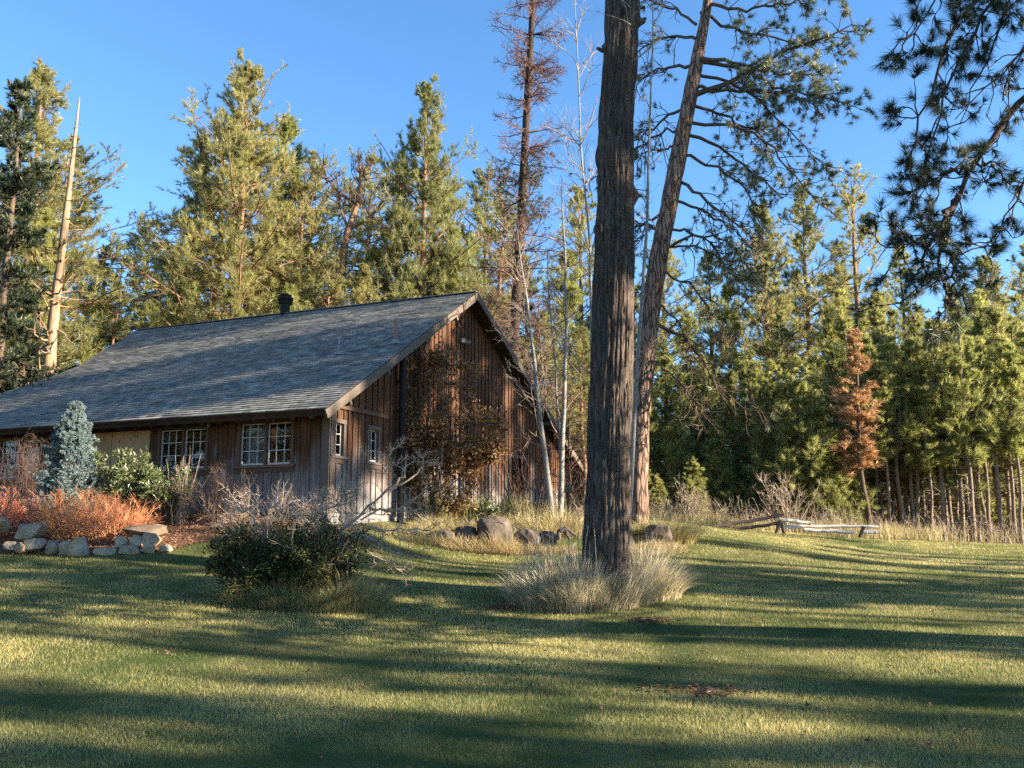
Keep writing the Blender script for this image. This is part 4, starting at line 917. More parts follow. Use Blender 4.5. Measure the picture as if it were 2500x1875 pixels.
# --- near pine off to the right whose boughs hang into the picture -----
def overhang():
    rng = R_(81); bx, by = 10.2, 11.0; t_ = thing('overhanging_pine', 'dark pine boughs hanging into the top right corner of the photo', 'pine tree', A3(bx, by, g1(bx, by)))
    zb = g1(bx, by); mb = MB(); path = np.array([(bx, by, zb-.1), (bx+.1, by, 3), (bx+.15, by-.1, 7), (bx+.2, by, 12), (bx+.2, by, 17)]); tube(mb, resample(path, 40), np.linspace(.42, .06, 40), 20, .5); mb.build('trunk', m_bark, t_, smooth=True)
    wd = MB(); cr = MB()
    # main boughs, in photo pixels at depth
    A = A3(bx, by, 5.9)
    Q = [([(2640,150),(2500,235),(2420,330),(2375,400),(2340,480),(2300,560),(2285,640),(2300,700)],10.2,.085,1.0,1.0),
         ([(2640,40),(2500,130),(2440,180),(2375,235),(2340,290)],9.6,.035,.1,.5),
         ([(2700,10),(2520,110),(2430,185)],10.0,.025,.1,.4),
         ([(2560,-160),(2420,-60),(2330,60),(2310,150),(2270,260),(2240,330),(2215,380)],9.3,.05,1.3,1.0),
         ([(2600,-120),(2450,-40),(2390,60),(2350,140),(2300,230),(2290,300),(2260,400),(2240,440)],10.6,.045,1.1,1.0),
         ([(2380,-120),(2310,-20),(2260,40),(2230,80),(2200,100)],9.2,.035,1.2,.8),
         ([(2520,-100),(2460,0),(2440,80),(2400,170),(2370,210),(2350,300)],10.9,.035,.5,.9),
         ([(2620,300),(2530,400),(2490,440),(2480,520),(2440,560),(2400,600)],10.6,.04,1.0,1.0),
         ([(2640,-60),(2540,20),(2500,110),(2470,150),(2440,240)],9.8,.03,.6,.8),
         ([(2340,480),(2290,560),(2260,620),(2240,660),(2225,720)],10.0,.04,1.0,1.0),
         ([(2300,560),(2240,580),(2190,600)],9.8,.03,1.2,.9), ([(2370,410),(2310,420),(2270,450),(2240,440)],9.9,.028,1.4,.9),
         ([(2370,400),(2420,395),(2450,440),(2480,480)],10.3,.02,.5,.5), ([(2300,600),(2330,640),(2330,700),(2300,760)],10.2,.03,1.0,.9)]
    for px_, Yb, r0, fw_, kk in Q:
        p = [P(x, y, Yb+rng.normal()*.12) for x, y in px_]
        if px_[0][0] >= 2600 or px_[0][1] < -50: p = [A3(bx, by, max(p[0][2]+.6, 4))] + p
        p, d, r = limb(wd, p, r0, rng, 26, 7, .16, .022)
        L = np.linalg.norm(np.diff(p, axis=0), axis=1).sum(); i0 = 9 if px_[0][0] >= 2600 else 5; m_ = int((6+L*4.6)*kk); ix = rng.integers(i0, 26, m_); side = norm(rng.normal(size=(m_, 3))*A3(1, .8, .8)+A3(0, 0, -.35))
        k1, e1, r1 = grow(wd, p[ix], norm(d[ix]*.7+side), rng.uniform(.2, .62, m_), .0095, rng, 7, .25, -.05, 4, .5)
        a, b, c, d_ = spawn(k1, e1, r1, .24, 3, rng, .25, .7); k2, e2, r2 = grow(wd, a, b, c, .006, rng, 5, .25, .05, 3, .6)
        C = np.concatenate([k1[:, -1], k2[:, -1], k2[:, -3], p[-1:]]); Dd = np.concatenate([e1[:, -1], e2[:, -1], e2[:, -1], d[-1:]])
        keep = rng.random(len(C)) < fw_*.8; C, Dd = C[keep], Dd[keep]
        if len(C): needles(cr, C, norm(Dd+A3(0, 0, .05)), rng.uniform(.12, .18, len(C)), 44, .85, .0055, rng, np.clip(rng.normal(.35, .3, len(C)), 0, 1), shaft=.25)
    n = 90; a = rng.uniform(-1.9, .9, n); z0 = rng.uniform(2.2, 8.5, n); P0 = np.stack([bx+a*0, by+a*0, z0], -1); D = np.stack([np.cos(a), np.sin(a), rng.uniform(-.2, .4, n)], -1)
    ps, ds, rs = grow(wd, P0, D, 3.4*rng.uniform(.5, 1, n), .045, rng, 5, .15, .03, 4); a, b, c, d = spawn(ps, ds, rs, 1.0, 8, rng); k1, e1, r1 = grow(wd, a, b, c, .012, rng, 3, .2, .1, 3)
    C = k1[:, 1:].reshape(-1, 3); needles(cr, C, norm(e1[:, 1:].reshape(-1, 3)+A3(0, 0, .3)), .24, 14, 1, .03, rng)
    # upper crown that shades the lawn
    n = 60; a = rng.uniform(0, 6.28, n); z0 = rng.uniform(7.5, 16.5, n); P0 = np.stack([bx+a*0, by+a*0, z0], -1); D = np.stack([np.cos(a)+.5, np.sin(a)-.2, rng.uniform(-.1, .6, n)], -1)
    ps, ds, rs = grow(wd, P0, D, (2.9-(z0-7)*.2)*rng.uniform(.5, 1, n), .045, rng, 5, .15, .05, 4); a, b, c, d = spawn(ps, ds, rs, .8, 6, rng); k1, e1, r1 = grow(wd, a, b, c, .012, rng, 3, .2, .1, 3)
    C = k1[:, 1:].reshape(-1, 3); needles(cr, C, norm(e1[:, 1:].reshape(-1, 3)+A3(0, 0, .3)), .24, 12, 1, .028, rng)
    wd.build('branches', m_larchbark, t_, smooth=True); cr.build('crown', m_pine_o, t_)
overhang()

# --- pines outside the picture on the right: they throw the long shadows ---
def stand_at(k_, x, y, h, w_, rz):
    pr = proto(k_); s = h/pr[0]['_H']; b = A3(x, y, g1(x, y)-.1)
    if pr[1]: return copy_tree(pr[0], b, (w_, w_, s), rz)
    pr[1] = True; o = pr[0]; o.location = b; o.rotation_euler = (0, 0, rz); o.scale = (w_, w_, s); return o
GO = 'pines beyond the right edge that shade the lawn'
SH = []
for v_, x_, ht, k_, w_ in [(1.0,28,4,'bushy',1.4),(3.9,28,3.4,'bushy',1.4),(6.0,30,2.8,'bushy',1.35),(7.6,35,.5,'bushy',.7),(5.6,38,13,'high',.7),(9.0,33,.4,'yA',1.3),(10.4,32,2.6,'bushy',.5),(9.9,26,14,'high',.55),(12.4,34,-.9,'yB',1.3),
        (14.9,33,16.5,'high',.6),(16.9,33,2.7,'bushy',1.05),(18.9,30,2.6,'bushy',1.15),(20.6,34,-.4,'bushy',.9),(21.8,38,15.5,'high',.95),(27.6,44,20,'high',.7),(30.6,46,12,'high',.75),(24.6,37,5.6,'midB',.4),
        (23.6,33,-.7,'yB',1.5),(26.6,35,-.6,'yA',1.4),(28.6,36,-.8,'yB',1.5)]:
    y_ = (v_+SUN_H[1]*x_)/SUN_H[0]; SH.append((x_, y_, ht+(x_*SUN_H[0]+y_*SUN_H[1])*math.tan(SUN_E)-g1(x_, y_), k_, w_))
GL = 'pines beyond the left edge mirrored in the windows'
SHL = [(-27,14,17,'tallD',1.3),(-30,8,18,'tallB',1.3),(-33,2,18,'tallD',1.3),(-36,-4,19,'tallB',1.3),(-38,-10,18,'tallD',1.3),(-24,20,15,'tallD',1.2),(-40,6,20,'tallB',1.3),(-42,-16,20,'tallD',1.3),(-34,14,18,'tallD',1.3)]
for i, (x, y, h, k_, w_) in enumerate(SHL):
    o = stand_at(k_, x, y, h, w_, i*1.7)
    o['label'] = 'pine outside the photo beyond its left edge, %s of those mirrored in the windows' % ORD[i]; o['group'] = GL; o['category'] = 'pine tree'
for i, (x, y, h, k_, w_) in enumerate(SH):
    o = stand_at(k_, x, y, h, w_, i*1.3)
    o['label'] = 'pine outside the photo beyond its right edge, %s of those shading the lawn' % ORD[i]; o['group'] = GO; o['category'] = 'pine tree'
# ================================================================== garden, rocks, fence, grass
# mulch bed
def inpoly(x, y, poly):
    x, y = np.asarray(x), np.asarray(y); c = np.zeros(x.shape, bool); n = len(poly)
    for i in range(n):
        (x0, y0), (x1, y1) = poly[i], poly[(i+1) % n]
        c ^= ((y0 > y) != (y1 > y)) & (x < (x1-x0)*(y-y0)/(y1-y0+1e-12)+x0)
    return c
def wp(px, Y): p = on(px, Y); return (p[0], p[1])
bed = [wp(-260, 18.4), wp(0, 18.25), wp(150, 18.15), wp(300, 18.1), wp(420, 18.3), wp(520, 18.9), wp(640, 19.3), wp(820, 20.3), wp(900, 21.6), (PG[0]+.4, PG[1]+.5), (PF[0]+d1[0]*.5, PF[1]+d1[1]*.5+.2), (PF[0]+d1[0]*12+.2, PF[1]+d1[1]*12+.3)]
m, t, b = M('bark_mulch', .95, .05); v = mapping(t, 1, 1, 1); n2 = noise(t, 26, 6, v, .7); n1 = noise(t, 1.8, 3, v)
c = ramp(t, n2, [(.3, (.045, .025, .018)), (.5, (.16, .085, .05)), (.7, (.33, .19, .12))]); t.links.new(mixc(t, math_(t, 'MULTIPLY', n1, .5), c, (.09, .055, .035)), b.inputs['Base Color']); bump(t, b, n2, 1, .04); m_mulch = m
mb = MB(); X0 = min(p[0] for p in bed); X1 = max(p[0] for p in bed); Y0 = min(p[1] for p in bed); Y1 = max(p[1] for p in bed)
def bmask(x, y): return inpoly(x+fbm(x*1.5, y*1.5, 2, 2)*.4, y+fbm(x*1.5+9, y*1.5, 2, 2)*.4, bed)
gridmesh(mb, np.arange(X0, X1, .07), np.arange(Y0-.3, Y1, .07), .018, bmask); o = mb.build('mulch_bed', m_mulch, smooth=True); tag(o, kind='structure')
def scatter(poly_or_box, n, rng):
    x0, x1, y0, y1 = poly_or_box; return rng.uniform(x0, x1, n), rng.uniform(y0, y1, n)
# loose mulch chips and twigs
rng = R_(90); x, y = scatter((X0, X1, Y0-.2, Y1), 26000, rng); k_ = bmask(x, y); x, y = x[k_], y[k_]; mb = MB()
Pm_ = np.stack([x, y, G(x, y)+.02], -1); D = norm(np.stack([rng.normal(size=len(x)), rng.normal(size=len(x)), rng.uniform(0, .4, len(x))], -1))
leaves(mb, Pm_, D, .065, .3, rng); o = mb.build('mulch_chips', foliage('chip', (.10, .05, .03), (.45, .28, .18), .1, .02, 0)); tag(o, kind='stuff', label='reddish brown bark chips and needles over the planting bed')

# rocks ---------------------------------------------------------------
m, t, b = M('garden_rock', .9, .15); v = mapping(t, 1, 1, 1); n1 = noise(t, 4, 8, v, .65); n2 = noise(t, 28, 5, v, .7); n3 = noise(t, 1.6, 3, v)
oi = nd(t, 'ObjectInfo').outputs['Random']
c = ramp(t, math_(t, 'ADD', math_(t, 'MULTIPLY', n1, .7), math_(t, 'MULTIPLY', n2, .35)), [(.3, (.10, .08, .058)), (.52, (.30, .24, .175)), (.72, (.50, .42, .32))])
c = mixc(t, ramp(t, n3, [(.5, (0, 0, 0)), (.62, (.7, .7, .7))]), c, (.34, .25, .15)); t.links.new(c, b.inputs['Base Color']); bump(t, b, math_(t, 'ADD', n1, math_(t, 'MULTIPLY', n2, .5)), .8, .03); m_rock = m
m_boulder = plain('dark_boulder', (.045, .038, .034), (.16, .13, .11), 3, .95, .1, .9, .06)
def rock(name, c, s, seed, mat, label, group, cat='rock', npts=16, rot=0.):
    rng = R_(seed); bm = bmesh.new(); 
    pts = norm(rng.normal(size=(npts, 3)))*rng.uniform(.85, 1.05, (npts, 1)); pts = np.sign(pts)*np.abs(pts)**.75
    for p in pts: bm.verts.new(p)
    r = bmesh.ops.convex_hull(bm, input=bm.verts); bmesh.ops.delete(bm, geom=[e for e in r['geom_interior'] if isinstance(e, bmesh.types.BMVert)], context='VERTS')
    bmesh.ops.bevel(bm, geom=bm.edges[:], offset=.07, segments=2, affect='EDGES', profile=.6)
    bmesh.ops.triangulate(bm, faces=bm.faces[:]); bmesh.ops.subdivide_edges(bm, edges=[e for e in bm.edges if e.calc_length() > .18], cuts=2, use_grid_fill=True); bmesh.ops.triangulate(bm, faces=bm.faces[:])
    V = np.array([v.co[:] for v in bm.verts]); Fc = np.array([[v.index for v in f.verts] for f in bm.faces]); bm.free()
    V = V*(1+fbm(V[:, 0]*2+seed, V[:, 1]*2, V[:, 2]*2, 3)[:, None]*.22)
    ca, sa = math.cos(rot), math.sin(rot); V = V*np.array(s); V = np.stack([V[:, 0]*ca-V[:, 2]*sa, V[:, 1], V[:, 0]*sa+V[:, 2]*ca], -1)
    mb = MB(); mb.add(V+c, Fc, .5); o = mb.build(name, mat, org=c); return tag(o, label, cat, group)
m_brownrock = plain('brown_rock', (.07, .052, .038), (.20, .155, .115), 4, .95, .1, .9, .05)
RG = 'rocks edging the planting bed'
def rk(x0, y0, x1, y1, Y, seed, label, rot=0., mat=None, name='rock', group=RG, cat='rock', dy=.8, npts=18):
    c = P((x0+x1)/2, (y0+y1)/2+4, Y); w_ = (x1-x0)/2/F*Y*1.12; h = (y1-y0)/2/F*Y*1.2
    return rock(name, c, (w_, max(w_, h)*dy, h*1.08), seed, mat or m_rock, label, group, cat, npts, rot)
for i, (x0, y0, x1, y1, Y, lb, ro) in enumerate([
    (38,1274,116,1316,18.5,'big pale block of rock left of the orange shrubs',-.05), (-40,1262,20,1308,18.7,'rounded pale rock cut by the left edge of the photo',.1),
    (60,1308,110,1340,18.2,'low rock directly under the big pale block',.2), (105,1318,145,1348,18.15,'grey rock with a dark hollow beside the low rock',0), (140,1320,180,1352,18.1,'cracked rock left of the round pale rock',.1),
    (168,1312,226,1354,18.1,'round pale rock in the middle of the bed edge',0), (232,1334,282,1354,18.05,'flat rock half sunk in the lawn edge right of the round pale rock',0), (262,1306,316,1336,18.25,'slanted rock on top of the right-hand pile',.35),
    (316,1304,346,1332,18.2,'upright pale rock in the middle of the right-hand pile',0), (346,1299,394,1326,18.2,'tan block topmost on the right of the pile',-.25), (344,1324,380,1348,18.1,'small tan rock below the tan block',0),
    (290,1328,346,1350,18.05,'flat rock at the foot of the right-hand pile',0), (388,1326,420,1344,18.15,'small rounded rock at the right end of the pile',0), (300,1276,402,1306,18.7,'long low brown rock behind the right-hand pile',0),
    (10,1318,48,1340,18.2,'small weathered rock at the lower left of the bed edge',0), (36,1322,66,1344,18.1,'little rock between weathered rock and low rock',0)]):
    rk(x0, y0, x1, y1, Y, 100+i, lb, ro, m_brownrock if 'brown' in lb else None)
for i, (x0, y0, x1, y1, Y, lb) in enumerate([(1160,1262,1250,1335,22.2,'largest dark boulder on the grassy mound before the gable'), (1255,1287,1315,1330,22.4,'dark boulder right of the largest boulder on the mound'), (1110,1277,1165,1325,22.3,'dark boulder left of the largest boulder on the mound'),
    (1315,1290,1360,1322,22.6,'dark rounded boulder left of the massive trunk'), (1050,1285,1110,1318,22,'low dark boulder at the left end of the mound'), (1575,1272,1640,1316,23.5,'dark boulder under dry grass right of the massive trunk')]):
    rk(x0, y0+6, x1, y1+8, Y, 130+i, lb, 0, m_boulder, 'boulder', 'dark boulders on the grassy mound', 'boulder', .9, 44)
# twisted dead root by the aspens
t_ = thing('dead_root', 'small dark twisted root stump on the mound left of the massive trunk', 'stump', on(1385, 21.8)); mb = MB(); rng = R_(140)
c_ = P(1372, 1305, 21.6); 
for pth in ([(1366,1318),(1362,1298),(1368,1290),(1382,1300),(1392,1318)], [(1368,1296),(1384,1290),(1394,1300),(1404,1306)], [(1384,1302),(1380,1286)]): tube(mb, resample([P(x, y, 21.7) for x, y in pth], 10), np.linspace(.06, .035, 10), 7)
mb.build('root', m_boulder, t_, smooth=True)

# shrubs --------------------------------------------------------------
def twig_shrub(name, label, c, n, H, spreadx, mat, seed, leafmat=None, leafn=0, cat='shrub', r=.012, kids=6, k2=4, wander=.16, group=None, up=.05, tilt=.5, leafL=.06, leafW=.5, klen=.45, base=.15):
    rng = R_(seed); t_ = thing(name, label, cat, c, group); mb = MB(); a = rng.uniform(0, 6.28, n); rr = np.sqrt(rng.random(n))
    P0 = c + np.stack([np.cos(a)*rr*base, np.sin(a)*rr*base, -.03+0*a], -1); D = norm(np.stack([np.cos(a)*rr*tilt*spreadx, np.sin(a)*rr*tilt, np.ones(n)], -1))
    ps, ds, rs = grow(mb, P0, D, H*rng.uniform(.65, 1.1, n), r, rng, 6, wander, up, 4, .3)
    a, b, c_, d = spawn(ps, ds, rs, H*klen, kids, rng, .25, .65); k1, e1, r1 = grow(mb, a, b, c_, r*.5, rng, 4, wander*1.3, up, 3, .4)
    if k2: a, b, c_, d = spawn(k1, e1, r1, H*klen*.45, k2, rng, .2, .7); q1, f1, r2 = grow(mb, a, b, c_, r*.28, rng, 3, wander*1.5, up, 3, .6)
    else: q1, f1 = k1, e1
    mb.build('stems', mat, t_)
    if leafmat:
        C = np.concatenate([q1[:, 1:].reshape(-1, 3), k1[:, 2:].reshape(-1, 3)]); Dd = np.concatenate([f1[:, 1:].reshape(-1, 3), e1[:, 2:].reshape(-1, 3)])
        ix = rng.integers(0, len(C), leafn); mb = MB(); leaves(mb, C[ix]+rng.normal(size=(leafn, 3))*.02, Dd[ix]+rng.normal(size=(leafn, 3))*.8, leafL, leafW, rng); mb.build('foliage', leafmat, t_)
    return t_
twig_shrub('orange_shrub', 'left of two rounded orange twig shrubs before the blue spruce', on(160, 19.2), 70, .98, 1.6, m_orange, 151, r=.008, kids=8, k2=5, tilt=.75, up=.07, base=.25, klen=.4)
twig_shrub('orange_shrub', 'right of two rounded orange twig shrubs beside the long brown rock', on(268, 19.0), 70, .92, 1.6, m_orange, 152, r=.008, kids=8, k2=5, tilt=.8, up=.07, base=.25, klen=.4)
twig_shrub('orange_shrub', 'orange twig shrub cut by the left edge of the photo', on(-22, 19.2), 50, .95, 1.2, m_orange, 153, r=.008, kids=8, k2=5, tilt=.6, up=.07, base=.2, klen=.4)
twig_shrub('red_dogwood', 'bare shrub with bright red stems at the foot of the blue spruce', on(92, 19.3), 22, 1.05, 1.3, m_red, 154, r=.013, kids=3, k2=0, tilt=.6, up=.03, klen=.35)
twig_shrub('evergreen_shrub', 'leafy green shrub against the wall under the plywood panels', on(325, 20.6), 26, 1.3, 1.0, m_twig_dk, 155, m_greenleaf, 9500, r=.014, kids=7, k2=5, tilt=.5, leafL=.10, leafW=.3, base=.25)
twig_shrub('evergreen_shrub', 'darker leafy shrub right of the tall green one, below the casement window', on(385, 20.4), 18, 1.15, 1.0, m_twig_dk, 156, m_greenleaf, 4200, r=.012, kids=6, k2=4, tilt=.55, leafL=.09, leafW=.32, base=.2)
twig_shrub('bare_shrub', 'upright bare pale canes under the casement window', on(432, 20.3), 22, 1.45, .6, m_twig, 157, r=.009, kids=2, k2=0, tilt=.28, wander=.06, klen=.3)
twig_shrub('bare_shrub', 'dense brown bare shrub between the two casement windows', on(525, 20.2), 46, 1.25, 1.0, m_twig_dk, 158, r=.007, kids=7, k2=5, tilt=.5, klen=.35)
twig_shrub('bare_shrub', 'brown bare shrub by the wall left of the blue spruce', on(45, 21.5), 46, 1.8, 1.0, m_twig_dk, 159, r=.007, kids=7, k2=4, tilt=.45, klen=.35)
twig_shrub('bare_shrub', 'bare shrub with pale arching twigs below the nearest window', on(640, 19.4), 22, 1.15, 1.6, m_twig, 160, r=.010, kids=6, k2=4, tilt=.9, wander=.2, klen=.5)
twig_shrub('bare_shrub', 'bare purplish shrub at the barn corner', on(800, 19.6), 30, 1.1, 1.4, m_twig, 161, r=.008, kids=6, k2=5, tilt=.8, wander=.2, klen=.4)
# blue spruce
def spruce():
    rng = R_(170); Y = 20.2; c = on(160, Y); top = P(168, 995, Y)[2]; H = top-c[2]; R = .76
    t_ = thing('blue_spruce', 'small blue spruce with silvery shoots in the planting bed', 'spruce tree', c); wd = MB(); cr = MB()
    tube(wd, [c, c+UP*H*.5, c+UP*(H-.05)], [.06, .035, .008], 8); n = 230; t = rng.random(n)**1.15*.96; h = t*H; a = np.arange(n)*2.4+rng.normal(0, .3, n)
    P0 = c + np.stack([0*h, 0*h, h+.1], -1); L = R*(1-t)**.85*rng.uniform(.8, 1.1, n)+.09; e = .15+.7*t+rng.normal(0, .1, n); D = np.stack([np.cos(a)*np.cos(e), np.sin(a)*np.cos(e), np.sin(e)], -1)
    ps, ds, rs = grow(wd, P0, D, L, .010, rng, 4, .08, .04, 3); a, b, q, d = spawn(ps, ds, rs, L*.42+.05, 9, rng, .25, .8, .5); k1, e1, r1 = grow(wd, a, b, q, .005, rng, 2, .15, .06, 3)
    a, b, q, d = spawn(k1, e1, r1, q*.5+.03, 3, rng, .2, .8, .5); k2, e2, r2 = grow(wd, a, b, q, .004, rng, 1, .1, .1, 3)
    wd.build('trunk', m_twig_dk, t_)
    for K, E_ in ((ps, ds), (k1, e1), (k2, e2)):
        S = K.shape[1]-1; m_ = 5 if S > 2 else 6
        for s in range(S):
            f = (np.arange(m_)+.5)/m_; C = (K[:, s][:, None]*(1-f)[None, :, None]+K[:, s+1][:, None]*f[None, :, None]).reshape(-1, 3); Dd = np.repeat(E_[:, s+1], m_, 0)
            needles(cr, C, Dd*.7, .042, 5, 1.0, .009, rng, np.clip(.35+.5*rng.random(len(C))*(1 if s else .4), 0, 1))
    cr.build('foliage', m_spruce, t_)
spruce()
# espalier-like tree with withered leaves on the gable
def gable_tree():
    rng = R_(180); Y = 24.2; c = on(1045, Y); t_ = thing('withered_tree', 'small tree full of withered brown leaves against the gable wall', 'tree', c); wd = MB(); lf = MB()
    stems = [([(1060,1262),(1062,1150),(1080,1050),(1085,960),(1080,885)],.05), ([(1060,1262),(1040,1160),(1010,1060),(990,960),(975,890)],.05), ([(1062,1200),(1100,1100),(1140,1020),(1160,960),(1160,925)],.04), ([(1060,1230),(1030,1150),(985,1120),(960,1090),(945,1085)],.04),
             ([(1062,1180),(1040,1100),(1050,980),(1040,930)],.035), ([(1080,1050),(1120,1100),(1180,1080),(1210,1040)],.03), ([(1010,1060),(985,1010),(965,1000)],.025), ([(1040,1160),(1060,1130),(1065,1080)],.03), ([(1000,1255),(985,1130),(975,1010),(1000,900)],.03),
             ([(1062,1260),(1110,1180),(1150,1120),(1180,1120)],.03)]
    for pth, r in stems:
        p = [P(x, y, Y+rng.normal()*.12) for x, y in pth]; p, d, rr = limb(wd, p, r, rng, 12, 6, .2, .03); m_ = 22; ix = rng.integers(2, 12, m_); D = norm(d[ix]*.6+norm(rng.normal(size=(m_, 3))*A3(1, .35, 1)))
        k1, e1, r1 = grow(wd, p[ix], D, rng.uniform(.3, .8, m_), .011, rng, 5, .22, .06, 3, .4); a, b, q, d_ = spawn(k1, e1, r1, .28, 4, rng); k2, e2, r2 = grow(wd, a, b, q, .006, rng, 3, .25, .05, 3)
        C = np.concatenate([k1[:, -1], k1[:, -2], k2[:, -1], k2[:, -2]]); dens = np.clip(.5+fbm(C[:, 0]*1.3, C[:, 1]*1.3, C[:, 2]*1.3+7, 2)*2.2, .05, 1); C = C[rng.random(len(C)) < dens]
        C = np.repeat(C, 11, 0)+rng.normal(size=(len(C)*11, 3))*.09; leaves(lf, C, rng.normal(size=C.shape)-A3(0, 0, .4), .12, .62, rng)
    wd.build('branches', m_twig_dk, t_, smooth=True); lf.build('leaves', m_brownleaf, t_)
gable_tree()
twig_shrub('bare_shrub', 'reddish bare vine stems climbing the low end of the gable', on(1300, 27.6), 34, 2.6, 2.2, m_larch, 181, r=.012, kids=4, k2=3, tilt=.42, wander=.12, klen=.35, base=.9)
twig_shrub('green_bush', 'low dark green bush at the foot of the gable wall', on(1188, 25.2), 14, .62, 1.3, m_twig_dk, 182, m_greenleaf, 2200, r=.008, kids=6, k2=4, tilt=.7, leafL=.06, leafW=.5)
# big foreground bush
def big_bush():
    rng = R_(190); Y = 14.6; c = on(700, Y); t_ = thing('tangled_bush', 'large tangled bush with dark leaves and pale bare twigs on the lawn', 'bush', c); wd = MB(); wdi = MB(); lf = MB()
    n = 90; a = rng.uniform(0, 6.28, n); rr = np.sqrt(rng.random(n)); P0 = c+np.stack([np.cos(a)*rr*.62, np.sin(a)*rr*.5, 0*a-.03], -1)
    D = norm(np.stack([np.cos(a)*rr*.5, np.sin(a)*rr*.5, np.ones(n)], -1)); ps, ds, rs = grow(wdi, P0, D, 1.08*rng.uniform(.6, 1.1, n), .016, rng, 7, .2, .04, 4, .4)
    a_, b_, q, d = spawn(ps, ds, rs, .5, 7, rng, .2, .8); k1, e1, r1 = grow(wdi, a_, b_, q, .007, rng, 5, .24, .03, 3, .5); a_, b_, q, d = spawn(k1, e1, r1, .22, 4, rng, .2, .8); k2, e2, r2 = grow(wdi, a_, b_, q, .004, rng, 3, .3, .03, 3, .6)
    m2 = 20; a = rng.uniform(0, 6.28, m2); rr = np.sqrt(rng.random(m2)); P1 = c+np.stack([np.cos(a)*rr*.6, np.sin(a)*rr*.45, 0*a], -1)
    p2_, d2_, r2_ = grow(wd, P1, norm(np.stack([np.cos(a)*rr*.55+.05, np.sin(a)*rr*.5, np.ones(m2)], -1)), 1.45*rng.uniform(.7, 1.1, m2), .012, rng, 8, .2, .03, 4, .4)
    a_, b_, q, d = spawn(p2_, d2_, r2_, .5, 5, rng, .55, .8); g1_, g2_, g3_ = grow(wd, a_, b_, q, .006, rng, 5, .26, .02, 3, .5); a_, b_, q, d = spawn(g1_, g2_, g3_, .2, 3, rng, .2, .8); grow(wd, a_, b_, q, .0035, rng, 3, .3, .03, 3, .6)
    # bare arching limbs out to the right, up and left
    lims = [([(740,1400),(800,1340),(870,1300),(930,1330),(960,1350),(1040,1365)],.03), ([(760,1380),(830,1300),(900,1240),(950,1190),(1020,1160),(1030,1140)],.03), ([(800,1340),(900,1290),(980,1290),(1050,1300),(1060,1310)],.02), ([(870,1300),(900,1350),(960,1380),(1010,1400)],.014),
            ([(900,1240),(960,1250),(1000,1220),(1060,1200),(1110,1185)],.016), ([(930,1210),(980,1170),(1000,1120),(1050,1130),(1090,1150)],.016), ([(720,1350),(740,1280),(800,1240),(860,1220),(880,1180)],.022), ([(680,1360),(640,1300),(600,1250),(560,1210)],.018), ([(640,1400),(580,1340),(550,1300),(545,1270)],.018),
            ([(720,1330),(700,1260),(640,1225),(600,1240)],.014), ([(840,1290),(820,1220),(840,1190)],.014), ([(880,1270),(930,1240),(1000,1250),(1040,1240)],.014), ([(760,1360),(800,1290),(780,1230),(790,1200)],.014), ([(950,1190),(940,1140),(950,1120)],.01), ([(820,1330),(900,1330),(950,1300),(1000,1330)],.012)]
    for pth, r in lims:
        dy = rng.uniform(-.6, .5); p = [P(x, y, Y+dy*i/len(pth)) for i, (x, y) in enumerate(pth)]; p, d, rr2 = limb(wd, p, r, rng, 16, 6, .3, .02); m_ = 12; ix = rng.integers(5, 16, m_)
        q1, f1, _ = grow(wd, p[ix], norm(d[ix]*.8+norm(rng.normal(size=(m_, 3)))*.8), rng.uniform(.15, .5, m_), .008, rng, 6, .26, .03, 3, .5); a_, b_, q, d_ = spawn(q1, f1, _, .17, 4, rng); g_, h_, _ = grow(wd, a_, b_, q, .0045, rng, 3, .3, .05, 3, .6)
        a_, b_, q, d_ = spawn(g_, h_, _, .09, 2, rng); grow(wd, a_, b_, q, .003, rng, 2, .3, .05, 3, .6)
    wdi.build('stems', m_twig_dk, t_); wd.build('bare_branches', m_twig, t_)
    C = np.concatenate([k1[:, 1:].reshape(-1, 3), k2[:, 1:].reshape(-1, 3)]); ht = C[:, 2]-c[2]; keep = (rng.random(len(C)) < np.clip(1.95-ht*1.4, .06, 1)*np.clip(.95+fbm(C[:, 0]*2, C[:, 1]*2, C[:, 2]*2, 2)*2.5, .1, 1)) & (ht > .04)
    C = C[keep]; C = np.repeat(C, 5, 0)+rng.normal(size=(len(C)*5, 3))*.04; leaves(lf, C, rng.normal(size=C.shape)+A3(0, 0, .3), .06, .5, rng); lf.build('foliage', foliage('bush_leaves', (.014, .022, .009), (.085, .10, .03), .25, .02, 0), t_)
big_bush()

